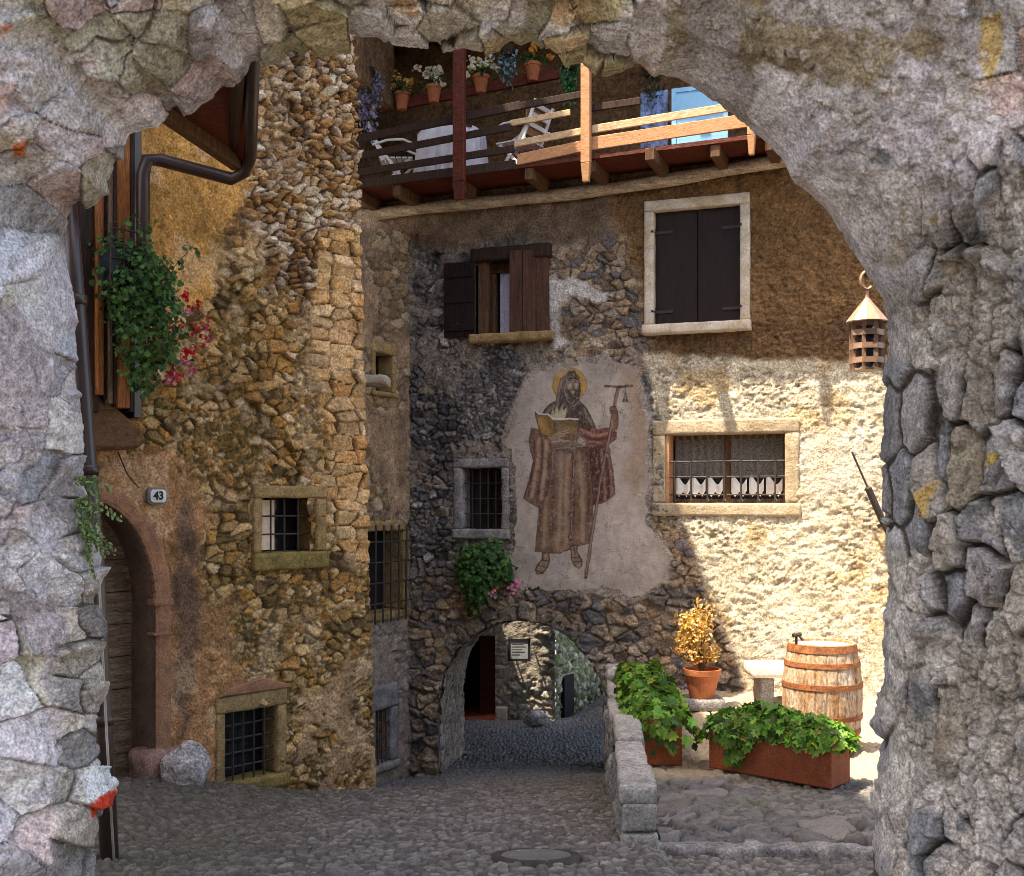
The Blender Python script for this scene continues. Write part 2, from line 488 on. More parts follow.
def wall_grid(name, fr, u0, u1, z0, z1, res, fn, m, parent, holes=(), lean=0.0):
    us = np.linspace(u0, u1, int((u1 - u0) / res) + 1); zs = np.linspace(z0, z1, int((z1 - z0) / res) + 1)
    U, Z = np.meshgrid(us, zs)
    Ue = U + lean * (Z + 3.0) * ss(u0, u1, U)
    X = fr.o[0] + fr.e[0] * Ue; Y = fr.o[1] + fr.e[1] * Ue
    PX = 512 + FOC * X / Y; PY = HOR - FOC * Z / Y
    h, C = fn(U, Z, PX, PY)
    h = h + (_h(np.arange(h.size).reshape(h.shape), np.zeros(h.shape), 5) - .5) * res * .35
    P = np.stack([X + fr.n[0] * h, Y + fr.n[1] * h, Z], -1)
    uc = (U[:-1, :-1] + U[1:, 1:]) / 2; zc = (Z[:-1, :-1] + Z[1:, 1:]) / 2
    keep = np.ones(uc.shape, bool)
    for f in holes: keep &= ~f(uc, zc)
    return gridmesh(name, P, np.clip(C, .005, .9), m, parent, keep)

def hole(r, g=0.0):
    u0, u1, z0, z1 = r
    return lambda U, Z: (U > u0 - g) & (U < u1 + g) & (Z > z0 - g) & (Z < z1 + g)

def copy_tree(o, parent=None):
    c = o.copy(); col.objects.link(c)
    if parent is not None: c.parent = parent
    for ch in list(o.children): copy_tree(ch, c)
    return c

# ------------------------------------------------------------------ leaves
SHAPES = {
    'oval': [(0, 0), (.22, .25), (.27, .5), (.18, .8), (0, 1)],
    'lance': [(0, 0), (.11, .25), (.12, .55), (.06, .85), (0, 1)],
    'round': [(0, 0), (.34, -.02), (.5, .3), (.44, .66), (.2, .92), (0, .86)],
    'lobed': [(0, 0), (.30, -.10), (.26, .12), (.56, .26), (.34, .42), (.40, .74), (.16, .66), (0, 1)],
}
def leaves(name, pos, nrm, size, shape, colr, m, parent=None, droop=None, fold=.25, seed=0, local=False):
    """one mesh of folded leaf faces; pos,nrm (N,3), size (N,), colr (N,3)"""
    rg = np.random.RandomState(seed)
    N = len(pos)
    nrm = nrm / np.maximum(np.linalg.norm(nrm, axis=1, keepdims=True), 1e-6)
    t = rg.normal(size=(N, 3))
    if droop is not None: t = t * .5 + droop
    t = t - nrm * (t * nrm).sum(1, keepdims=True)
    t = t / np.maximum(np.linalg.norm(t, axis=1, keepdims=True), 1e-6)
    b = np.cross(nrm, t)
    sh = SHAPES[shape]; K = len(sh)
    allv = []; 
    for side in (1, -1):
        for (x, y) in sh:
            p = pos + size[:, None] * (t * (y - .3) + b * (x * side) + nrm * (fold * abs(x) - .25 * (y - .3) ** 2))
            allv.append(p)
    V = np.stack(allv, 1).reshape(-1, 3)
    base = np.arange(N)[:, None] * (2 * K)
    Fa = base + np.arange(K)[None, :]
    Fb = base + K + np.arange(K)[None, ::-1]
    Fc = np.concatenate([Fa, Fb], 0)
    C = np.repeat(np.clip(colr, .003, .9), 2 * K, axis=0)
    return link(npmesh(name, V, Fc, C), name, m, parent, smooth=False, local=local)

def green(N, base, var=.35, seed=0, yellow=.1):
    rg = np.random.RandomState(seed + 500)
    k = (1 + (rg.rand(N, 1) - .5) * 2 * var)
    c = np.array(base)[None, :] * k
    c[:, 0] *= 1 + yellow * rg.normal(size=N)
    return c

# ================================================================== GROUND
GY = [-400, 0, 3, 7.7, 10, 12.3, 14.8, 22, 26, 40, 900]
GZ = [-1.6, -1.6, -1.6, -2.30, -2.66, -3.10, -3.53, -4.22, -4.75, -6.2, -6.2]
def gz(x, y):
    z = np.interp(y, GY, GZ)
    z = z + .20 * np.exp(-((x + 3.3) / .9) ** 2) * ss(6, 9, y) * ss(12.5, 11, y)
    z = z - .11 * ss(.85, 1.05, x) * ss(8.0, 7.7, y) * ss(5.0, 6.5, y)
    return z - .10 * np.exp(-((x + 1.6) / .8) ** 2) * ss(12, 13.5, y) * ss(16, 15, y) + .9 * ss(1.0, 3.0, x) * ss(17, 23, y)
def g1(x, y): return float(gz(np.array(x, float), np.array(y, float)))

def axis(parts):
    out = []
    for a, b, s in parts: out += list(np.arange(a, b, s))
    return np.array(out + [parts[-1][1]])
gx = axis([(-400, -40, 60), (-40, -6, 4), (-6, -4.2, .3), (-4.2, -2.2, .02), (-2.2, 2.75, .0135), (2.75, 6, .12), (6, 40, 4), (40, 400, 60)])
gy = axis([(-400, -20, 60), (-20, 2, 2), (2, 5.8, .2), (5.8, 15.6, .015), (15.6, 23, .03), (23, 40, .5), (40, 400, 40)])
X, Y = np.meshgrid(gx, gy)
Zg = gz(X, Y)
h, m, r = stones(X, Y, .072, .060, 3, warp=.3, gap=.17, H=.030, tilt=.018, rough=.004, jit=.95, facet=.15)
inside = ss(-5, -4.2, X) * ss(5.0, 5.8, Y) * ss(24, 23, Y) * ss(3.2, 2.7, X)
lf = fbm(X * .8, Y * .8, 9, 4)
C = pal(r[3], [(.27, .235, .22), (.38, .34, .32), (.17, .15, .145), (.46, .41, .37), (.22, .20, .195), (.33, .30, .29)], r[1])
olive = np.array([.17, .14, .06])
mossm = ss(-.6, -2.4, X + .8 * (lf - .5)) * ss(13.5, 12, Y)
C = mix(C, C * .55 + olive * .45, mossm * .95)
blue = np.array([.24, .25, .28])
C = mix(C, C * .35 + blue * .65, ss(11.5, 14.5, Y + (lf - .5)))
C = mix(np.array([.045, .038, .025]) * np.ones_like(C), C * .46, .03 + .97 * m)
P = np.stack([X, Y, Zg + h * inside + (lf - .5) * .06 * inside], -1)
# the sheet is left open under the manhole cover
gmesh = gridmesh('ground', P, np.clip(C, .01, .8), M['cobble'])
tag(gmesh, 'cobbled lane sloping down to the passage arch', 'ground', kind='structure')

# ================================================================== NEAR ARCHWAY (viewer looks out through it)
OUT = [(96, 1100), (94, 905), (90, 876), (84, 852), (104, 815), (108, 790), (98, 765), (90, 745), (98, 715), (104, 688), (98, 655), (103, 635), (100, 615), (95, 600),
       (99, 570), (96, 548), (88, 525), (76, 500), (75, 470), (78, 430), (76, 395), (72, 350), (70, 320), (63, 285), (56, 255), (54, 235),
       (66, 205), (84, 201), (102, 190), (104, 178), (118, 152), (124, 132), (150, 124), (164, 110), (172, 97), (176, 112), (185, 110),
       (206, 102), (218, 90), (234, 88), (243, 74), (245, 63), (268, 62), (286, 55), (300, 62), (318, 58), (338, 52), (348, 50), (368, 44), (374, 45), (392, 50),
       (412, 51), (434, 45), (437, 52), (448, 51), (452, 44), (475, 52), (492, 59), (505, 50), (530, 46), (552, 58), (565, 72), (585, 60), (610, 78), (640, 70), (655, 82),
       (690, 84), (722, 101), (741, 118), (762, 135), (784, 156), (789, 176), (812, 192), (836, 216), (850, 240), (862, 262), (874, 280), (886, 300),
       (884, 330), (883, 380), (882, 430), (880, 470), (883, 520), (880, 555), (884, 595), (879, 622), (876, 650), (880, 672), (874, 695), (872, 720), (880, 745),
       (876, 772), (868, 800), (872, 830), (866, 860), (866, 905), (864, 1100)]
CX, CYp = 490.0, 565.0
YS = 3.62
cX, cZ = (CX - 512) / FOC * YS, (HOR - CYp) / FOC * YS
ow = np.array([((x - 512) / FOC * YS - cX, (HOR - y) / FOC * YS - cZ) for x, y in [(x_ + 6 * (x_ > 860) * (y_ > 300), y_ - 8 * (200 < x_ < 700)) for x_, y_ in OUT]])
oth = np.unwrap(np.arctan2(ow[:, 1], ow[:, 0]))
orr = np.hypot(ow[:, 0], ow[:, 1])
if oth[0] < oth[-1]: pass
else: oth, orr = oth[::-1], orr[::-1]
th = np.linspace(oth[0], oth[-1], 1650)
Ro = np.interp(th, oth, orr)
prof = [(6.0, 4.15), (2.0, 4.15), (.9, 4.12), (.45, 4.08), (.22, 4.0), (.09, 3.86), (.025, 3.74), (.0, 3.62), (.025, 3.52), (.09, 3.40), (.25, 3.19), (.45, 3.0), (.66, 2.88),
        (1.0, 2.8), (2.0, 2.78), (6.0, 2.78)]
pa = np.array(prof); sl_ = np.concatenate([[0], np.cumsum(np.hypot(np.diff(pa[:, 0]), np.diff(pa[:, 1])))])
def s_of(i): return sl_[i]
sv = np.concatenate([np.linspace(s_of(0), s_of(4), 14)[:-1], np.arange(s_of(4), s_of(6), .02), np.arange(s_of(6), s_of(12) + .05, .0048), np.linspace(s_of(12) + .06, s_of(15), 16)])
po = np.interp(sv, sl_, pa[:, 0]); pY = np.interp(sv, sl_, pa[:, 1])
T_, O_ = np.meshgrid(th, po); _, Yv = np.meshgrid(th, pY)
# far from the opening the ragged outline fades to a smooth one
Rs = np.interp(th, th, np.convolve(np.pad(Ro, 60, mode='edge'), np.ones(121) / 121, mode='valid'))
fade = ss(0.0, .5, O_)
rad = mix(Ro[None, :] * np.ones_like(O_), Rs[None, :] * np.ones_like(O_), fade) + O_
Xa = cX + rad * np.cos(T_); Za = cZ + rad * np.sin(T_)
P = np.stack([Xa, Yv, Za], -1)
PX = 512 + FOC * Xa / Yv; PY = HOR - FOC * Za / Yv
qx = (PX - 512) / FOC * 3.3; qz = (HOR - PY) / FOC * 3.3
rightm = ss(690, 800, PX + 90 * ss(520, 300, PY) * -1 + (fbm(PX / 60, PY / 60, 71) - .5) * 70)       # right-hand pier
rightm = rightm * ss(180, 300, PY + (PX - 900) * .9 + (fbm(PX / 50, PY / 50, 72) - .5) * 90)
plm = pm(PX, PY, [(640, -60), (655, 75), (760, 135), (880, 300), (905, 330), (950, 170), (985, 60), (960, -60)], 30, 40, 73, 60)   # smooth plaster sweep
topm = pm(PX, PY, [(245, -60), (240, 45), (300, 75), (640, 90), (650, -60)], 25, 25, 74, 50)
lowl = pm(PX, PY, [(60, 520), (50, 900), (130, 900), (130, 470), (85, 460)], 10, 14, 75, 30)          # dark boulders, left pier
hL, mL, rL = stones(qx, qz, .165, .125, 21, warp=.26, gap=.022, H=.016, tilt=.055, rough=.009, jit=1.0, facet=.9)
hL2, mL2, rL2 = stones(qx, qz, .060, .05, 22, warp=.3, gap=.06, H=.010, tilt=.02, rough=.005)
hT, mT, rT = stones(qx, qz, .12, .09, 23, warp=.25, gap=.04, H=.024, tilt=.07, rough=.010, jit=.98)
hR, mR, rR = stones(qx + .08 * qz, qz, .082, .18, 24, warp=.24, gap=.07, H=.065, tilt=.10, rough=.010, jit=.98, facet=.55)
hR2, mR2, rR2 = stones(qx, qz, .032, .045, 25, warp=.3, gap=.14, H=.02, tilt=.02, rough=.006)
hB, mB, rB = stones(qx, qz, .17, .10, 26, warp=.25, gap=.045, H=.03, tilt=.05, rough=.012)
_, Sg = np.meshgrid(th, sv)
fine = fbm(T_ * 1.4 * 38, Sg * 38, 27, 5) - .5
med = fbm(qx * 9, qz * 9, 28, 5) - .5
CL = pal(rL[3], [(.46, .42, .38), (.36, .33, .33), (.52, .46, .46), (.38, .36, .28), (.48, .40, .42), (.29, .28, .275), (.44, .40, .31), (.48, .37, .34), (.40, .40, .42)], rL[1])
CL2 = pal(rL2[3], [(.42, .37, .37), (.46, .41, .40), (.36, .32, .32), (.45, .37, .35)], rL2[1])
pat = ss(.54, .62, fbm(qx * 4, qz * 4, 29, 4))
hLm = mix(hL, hL2 + .012, pat * .85); CLm = mix(mix(np.array([.26, .22, .21]) * np.ones_like(CL), CL, mL), CL2 * (.8 + .2 * mL2[..., None]), pat * .85)
CT = pal(rT[3], [(.34, .31, .19), (.42, .32, .18), (.30, .28, .20), (.42, .38, .31), (.36, .33, .30), (.30, .25, .14), (.45, .42, .38)], rT[1])
CT = mix(np.array([.17, .14, .10]) * np.ones_like(CT), CT, mT)
CR = pal(rR[3], [(.215, .215, .22), (.34, .32, .30), (.19, .19, .19), (.36, .32, .27), (.28, .26, .25), (.40, .38, .36), (.23, .22, .215), (.30, .25, .18)], rR[1])
mort = ss(.50, .58, fbm(qx * 7, qz * 4, 30, 4))
CR2 = pal(rR2[3], [(.46, .41, .35), (.54, .49, .43), (.38, .345, .30)], rR2[1])
hRm = mix(hR, hR2 + .012, mort * .8); CRm = mix(mix(np.array([.20, .17, .145]) * np.ones_like(CR), CR, mR), CR2, mort * .8)
CP = np.array([.30, .27, .25]) * (1 + med[..., None] * .7)
CP = mix(CP, np.array([.34, .31, .32]) * np.ones_like(CP), ss(.45, .6, fbm(qx * 5, qz * 5, 34, 4)) * .7)
CP = mix(CP, np.array([.21, .17, .11]) * np.ones_like(CP), ss(.56, .68, fbm(qx * 7, qz * 7, 31, 4)))
hP = .03 + fine * .012 + med * .02
peb = ss(.72, .80, rR2[0]) * mR2
hP = hP + peb * .012; CP = mix(CP, CR2 * .6, peb * .55)
CB = pal(rB[3], [(.30, .27, .25), (.38, .33, .27), (.25, .23, .21), (.40, .36, .31)], rB[1]); CB = mix(np.array([.12, .10, .08]) * np.ones_like(CB), CB, mB)
H_ = hLm; Cc = CLm
H_ = mix(H_, hT, topm); Cc = mix(Cc, CT, topm)
H_ = mix(H_, hB, lowl); Cc = mix(Cc, CB, lowl)
H_ = mix(H_, hRm, rightm); Cc = mix(Cc, CRm, rightm)
H_ = mix(H_, hP, plm); Cc = mix(Cc, CP, plm)
# plaster left clinging to the left pier
lp = ss(.56, .64, fbm(qx * 3.2 + 4, qz * 2.6, 33, 4)) * ss(150, 60, PX) * ss(180, 260, PY) * (1 - lowl)
H_ = mix(H_, .03 + fine * .01, lp); Cc = mix(Cc, np.array([.31, .265, .26]) * (1 + med[..., None] * .6), lp)
# broken bits of brick and ochre stone, painted trail mark
for pts in ([(0, 88), (14, 82), (12, 104), (2, 118)], [(12, 148), (22, 134), (28, 138), (24, 158), (14, 158)], [(5, 122), (14, 116), (8, 130)], [(0, 20), (12, 24), (0, 40)]):
    k = pm(PX, PY, pts, 1.5, 2, 41, 8); Cc = mix(Cc, np.array([.52, .15, .04]) * np.ones_like(Cc), k); H_ = H_ + k * .006
for pts, c in (([(978, 20), (1000, 10), (1003, 50), (990, 84), (980, 60)], (.38, .26, .08)), ([(922, 25), (945, 40), (942, 62), (926, 52)], (.16, .12, .08)),
               ([(930, 215), (945, 210), (940, 224)], (.22, .16, .06)), ([(875, 140), (895, 150), (890, 168), (878, 160)], (.10, .10, .11)),
               ([(928, 490), (945, 480), (942, 520), (930, 516)], (.42, .26, .06)), ([(985, 455), (1000, 452), (998, 464), (986, 466)], (.40, .27, .05)),
               ([(385, -10), (420, -10), (415, 12), (390, 10)], (.40, .24, .12)), ([(540, 5), (575, 0), (590, 25), (560, 30)], (.44, .30, .16))):
    k = pm(PX, PY, pts, 2.5, 4, 42, 12); Cc = mix(Cc, np.array(c) * np.ones_like(Cc), k * .85)
k = pm(PX, PY, [(82, 776), (100, 760), (116, 774), (112, 790), (88, 800)], 1.2, 2.0, 43, 8); Cc = mix(Cc, np.array([.9, .88, .87]) * np.ones_like(Cc), k)
k = pm(PX, PY, [(90, 804), (112, 788), (116, 803), (94, 818)], 1.2, 1.5, 44, 8); Cc = mix(Cc, np.array([.70, .05, .02]) * np.ones_like(Cc), k)
# deep crack under the big flat stone, top left
k = ss(2.6, .8, dline(PX + med * 10, PY + med * 10, [(70, 55), (83, 52), (97, 38), (122, 44), (140, 38), (152, 20), (158, 5)]))
H_ = H_ - k * .035
H_ = H_ + fine * .008 + med * .014
H_ = H_ * (1 - ss(.10, .0, O_) * (.30 + .5 * ss(640, 760, PX)))
H_ = H_ + (_h(np.arange(H_.size).reshape(H_.shape), np.zeros(H_.shape), 6) - .5) * .0022
du = np.gradient(P, axis=1); dv = np.gradient(P, axis=0)
Nn = np.cross(du, dv); Nn /= np.maximum(np.linalg.norm(Nn, axis=-1, keepdims=True), 1e-9)
mid = Nn[np.searchsorted(sv, s_of(12)), len(th) // 2]
if mid[1] > 0: Nn = -Nn
dens = ss(s_of(4), s_of(6), sv)[:, None]
P = P + Nn * ((H_ - .02) * dens)[..., None]
# joints darkened in the colour so the relief shows
jr = ss(.55, .12, mR) * rightm * (1 - mort * .6) * (1 - plm); jl = ss(.6, .1, mL) * (1 - pat * .7) * (1 - rightm) * (1 - plm) * (1 - lp); jt = ss(.5, .1, mT) * topm
Cc = mix(Cc, np.array([.045, .036, .028]) * np.ones_like(Cc), np.clip(jr * .9 + jl * .6 + jt * .65, 0, .92))
spk = ss(.60, .70, fbm(T_ * 1.4 * 60, Sg * 60, 35, 3)); Cc = Cc * (1 - .3 * spk[..., None])
bl = ss(.55, .66, fbm(qx * 3.1 + 7, qz * 3.7, 36, 5)); Cc = mix(Cc, Cc * np.array([.62, .58, .52]), bl * .75)
wl = ss(.58, .66, fbm(qx * 5.3 + 17, qz * 5.1, 37, 5)) * (1 - rightm); Cc = mix(Cc, np.array([.50, .47, .47]) * np.ones_like(Cc), wl * .6)
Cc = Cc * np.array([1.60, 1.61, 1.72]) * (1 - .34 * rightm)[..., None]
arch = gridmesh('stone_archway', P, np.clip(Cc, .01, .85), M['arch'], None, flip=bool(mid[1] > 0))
tag(arch, 'rough rubble archway in the foreground framing the courtyard', 'archway')

# ================================================================== LEFT TOWER HOUSE
LF = Frame(-3.58, 10.0, .67, .742)
RF = Frame(-2.02, 13.9, .64, 1.25)
BF = Frame(-1.41, 15.2, .94, -.342)
tower = thing('stone_tower_house', 'ochre rubble tower house with arched doorway and barred windows on the left', 'house', (-2.6, 11.2, -3.0))
one = lambda c, A: np.array(c) * np.ones(A.shape + (3,))
OCH = [(.36, .23, .09), (.24, .17, .075), (.46, .34, .18), (.17, .125, .06), (.30, .18, .075), (.56, .46, .32), (.27, .21, .11), (.40, .25, .09), (.50, .38, .22), (.13, .10, .06)]
def tower_fn(U, Z, PX, PY):
    h, m, r = stones(U, Z, .16, .105, 51, warp=.22, gap=.085, H=.05, tilt=.07, rough=.010, jit=.92, facet=.35)
    c = pal(r[3], OCH, r[1])
    c = mix(one((.075, .05, .026), U), c, .03 + .97 * m)
    # small dark chinking
    hs, ms, rs = stones(U, Z, .075, .055, 52, warp=.5, gap=.14, H=.03, tilt=.03, rough=.01)
    cs = mix(one((.16, .115, .06), U), pal(rs[3], OCH + [(.5, .42, .3), (.12, .09, .05)], rs[1]), ms)
    k = ss(.5, .58, fbm(U * 3, Z * 3, 53, 4)); h = mix(h, hs + .01, k); c = mix(c, cs, k)
    # pale cobbly masonry, upper right
    hu, mu, ru = stones(U, Z, .125, .085, 54, warp=.35, gap=.13, H=.075, tilt=.10, rough=.018, jit=.95, facet=.6)
    cu = pal(ru[3], [(.56, .48, .40), (.40, .27, .15), (.62, .57, .52), (.34, .22, .11), (.50, .38, .24), (.45, .40, .36), (.30, .19, .10)], ru[1])
    cu = mix(one((.06, .035, .018), U), cu, mu)
    k = pm(PX, PY, [(262, 0), (372, 0), (375, 235), (330, 262), (318, 330), (262, 290), (240, 190)], 14, 22, 55, 40)
    h = mix(h, hu, k); c = mix(c, cu, k)
    # squared blocks up the corner
    ed_r = stones(U, Z, .30, .135, 56, warp=.12, gap=.055, H=.05, tilt=.05, rough=.009, jit=.5, facet=.25)
    cq = pal(ed_r[2][3], [(.50, .38, .23), (.43, .30, .16), (.54, .44, .30), (.47, .30, .15), (.38, .29, .18)], ed_r[2][1])
    cq = mix(one((.07, .045, .022), U), 1.1 * cq, ed_r[1])
    k = pm(PX, PY, [(318, 235), (385, 225), (385, 560), (350, 570), (322, 520), (328, 440), (305, 330)], 6, 10, 57, 30)
    h = mix(h, ed_r[0], k); c = mix(c, cq, k)
    # big brownish plaster, top left, and worn plaster round the door and at the foot
    fp = fbm(U * 14, Z * 14, 58, 5) - .5
    f2 = fbm(U * 5, Z * 5, 59, 4) - .5
    hp = .045 + fp * .04
    cp = np.array([.46, .28, .10]) * (1 + f2[..., None] * .9)
    k = pm(PX, PY, [(120, 100), (250, 100), (250, 185), (222, 230), (212, 285), (150, 330), (120, 330)], 8, 16, 60, 30)
    h = mix(h, hp, k); c = mix(c, cp, k)
    cp2 = np.array([.36, .22, .13]) * (1 + f2[..., None] * 1.1)
    k = np.maximum(pm(PX, PY, [(90, 440), (170, 455), (205, 490), (195, 560), (210, 650), (225, 690), (212, 800), (90, 830)], 10, 18, 61, 30),
                   .7 * pm(PX, PY, [(180, 600), (230, 600), (240, 690), (215, 720), (185, 700)], 10, 25, 62, 30))
    h = mix(h, hp * .9, k); c = mix(c, cp2, k)
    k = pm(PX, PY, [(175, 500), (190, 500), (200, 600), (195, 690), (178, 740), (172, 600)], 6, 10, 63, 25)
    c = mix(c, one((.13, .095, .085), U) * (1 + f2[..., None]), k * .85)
    k = pm(PX, PY, [(275, 690), (400, 640), (410, 820), (270, 820)], 14, 40, 64, 40) * ss(.48, .62, fbm(U * 4, Z * 4, 65, 4))
    h = mix(h, hp, k); c = mix(c, np.array([.38, .29, .20]) * (1 + f2[..., None] * 1.2), k)
    # moss and damp stains, dark
    k = pm(PX, PY, [(195, 230), (262, 250), (275, 420), (250, 480), (210, 470), (225, 330)], 15, 25, 66, 40) * .6
    c = mix(c, c * .4 + np.array([.10, .085, .025]) * .5, k)
    k = ss(.56, .70, fbm(U * 2.2 + 9, Z * 2.2, 67, 5))
    c = mix(c, c * .6, k * .6)
    k = ss(.58, .68, fbm(U * 3.4 + 2, Z * 3.4 + 5, 68, 4)) * .5
    c = mix(c, c * .4 + np.array([.60, .52, .42]) * .6, k)
    return h + fp * .012, c * np.array([1.42, 1.17, .90])

W1 = LF.rect(258, 312, 498, 552)
W2 = LF.rect(222, 274, 709, 778)
# arched doorway in the tower wall
DU0, DU1 = -.80, LF.uz(151, 600)[0]
DC = (DU0 + DU1) / 2; DR = (DU1 - DU0) / 2
DSP = LF.uz(151, 602)[1]; DTOP = LF.uz(96, 500)[1] - DSP
def door_hole(U, Z):
    return (np.abs(U - DC) < DR + .06) & (Z < DSP + (DTOP + .06) * np.sqrt(np.clip(1 - ((U - DC) / (DR + .06)) ** 2, 0, 1)))
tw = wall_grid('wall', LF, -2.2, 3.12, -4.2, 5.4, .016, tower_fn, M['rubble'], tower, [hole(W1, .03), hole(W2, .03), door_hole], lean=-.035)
W3 = RF.rect(363, 402, 531, 612)
W4 = RF.rect(372, 388, 709, 763)
W5 = RF.rect(373, 390, 354, 392)
def recess_fn(U, Z, PX, PY):
    h, m, r = stones(U, Z, .20, .13, 81, warp=.4, gap=.1, H=.045, tilt=.05, rough=.015)
    c = mix(one((.16, .11, .065), U), pal(r[3], [(.30, .19, .10), (.38, .27, .17), (.22, .15, .09), (.44, .34, .24), (.28, .19, .13)], r[1]), m)
    fp = fbm(U * 12, Z * 12, 82, 5) - .5; f2 = fbm(U * 4, Z * 4, 83, 4) - .5
    k = ss(.42, .55, fbm(U * 2.5, Z * 2.5, 84, 4))
    h = mix(h, .04 + fp * .04, k); c = mix(c, np.array([.33, .22, .14]) * (1 + f2[..., None] * 1.3), k)
    k = ss(.1, -1.6, Z + f2)
    c = mix(c, c * .5 + np.array([.30, .26, .24]) * .5, k)
    return h, c
wall_grid('side_wall', RF, -.2, 1.75, -4.6, 3.52, .02, recess_fn, M['rubble'], tower, [hole(W3, .02), hole(W4, .02), hole(W5, .02)])
b = MB()
cA, cC = LF.at(-6, -.35, 0), LF.at(2.75, -.05, 0)
for z0, z1 in ((5.3, 9.7),):
    foot = [(-9, 6), (cA.x, cA.y), (cC.x, cC.y), (-2.1, 13.85), (-1.6, 15.6), (-9, 16)]
    n_ = len(foot)
    b.add([(x, y, z0) for x, y in foot] + [(x, y, z1) for x, y in foot],
          [tuple(range(n_)), tuple(range(n_, 2 * n_))] + [(i, (i + 1) % n_, (i + 1) % n_ + n_, i + n_) for i in range(n_)])
for a, c_ in (((-1.52, 12.32), (-2.05, 13.95)),):
    b.add([(a[0], a[1], -5), (c_[0], c_[1], -5), (c_[0], c_[1], 5.3), (a[0] - .28, a[1], 5.3)], [(0, 1, 2, 3)])
b.build('upper_wall', M['brownplaster'], tower)
b = MB()
foot = [(-9, 2.8), (-1.45, 2.8), (-1.35, 7.4), (-2.0, 7.8), (-2.05, 10.5), (-1.25, 11.55), (-1.32, 12.15), (-1.13, 12.62), (-1.42, 12.92), (-1.80, 12.90), (-2.1, 14.4), (-9, 16)]  # unseen roof outline, notched so its shadow shapes the sun patch
n_ = len(foot)
b.add([(x, y, 9.7) for x, y in foot] + [(x, y, 9.92) for x, y in foot],
      [tuple(range(n_)), tuple(range(n_, 2 * n_))] + [(i, (i + 1) % n_, (i + 1) % n_ + n_, i + n_) for i in range(n_)])
b.build('roof', M['rooftile'], tower)

# unseen slab added above the archway to keep sun off its face
b = MB(); b.box(-5, 5, 1.9, 2.775, 3.6, 3.75)
b.build('roof', M['brownwood'], arch)
''' nb_ = thing('neighbouring_house', 'tall plastered house beside the left foot of the foreground archway', 'house', (-4.2, -1.5, -1.6))
b = MB(); b.box(-7, -1.9, -7, 2.6, -2.2, 10.2); b.build('wall', M['greyplaster'], nb_)
'''

# ================================================================== BACK HOUSE
house = thing('village_house', 'brown plastered house with a balcony, painted saint and low passage arch', 'house', (1.6, 14.3, -3.0))
S1 = BF.rect(492, 514, 266, 334)          # half shuttered window
S2 = BF.rect(655, 741, 209, 324)          # closed shutters in a white frame
S3 = BF.rect(464, 503, 468, 529)          # small barred window
S4 = BF.rect(666, 785, 434, 503)          # sunlit barred window
S1H = BF.rect(476, 548, 258, 334)
PASS = [(441, 860), (441, 700), (446, 672), (458, 651), (475, 635), (498, 624), (520, 620), (545, 624), (568, 637), (588, 656), (600, 680), (605, 705), (606, 860)]
PUZ = [BF.uz(x, y) for x, y in PASS]
def pass_hole(U, Z): return sdpoly(U, Z, PUZ) < .02
def proj(U, Z):
    X = BF.o[0] + BF.e[0] * U; Y = BF.o[1] + BF.e[1] * U
    return 512 + FOC * X / Y, HOR - FOC * Z / Y
MUR = [(530, 372), (560, 362), (600, 358), (640, 362), (652, 420), (650, 520), (672, 560), (668, 585), (640, 600), (600, 592), (560, 596), (520, 590), (504, 572), (514, 545), (512, 470), (503, 440), (512, 400)]
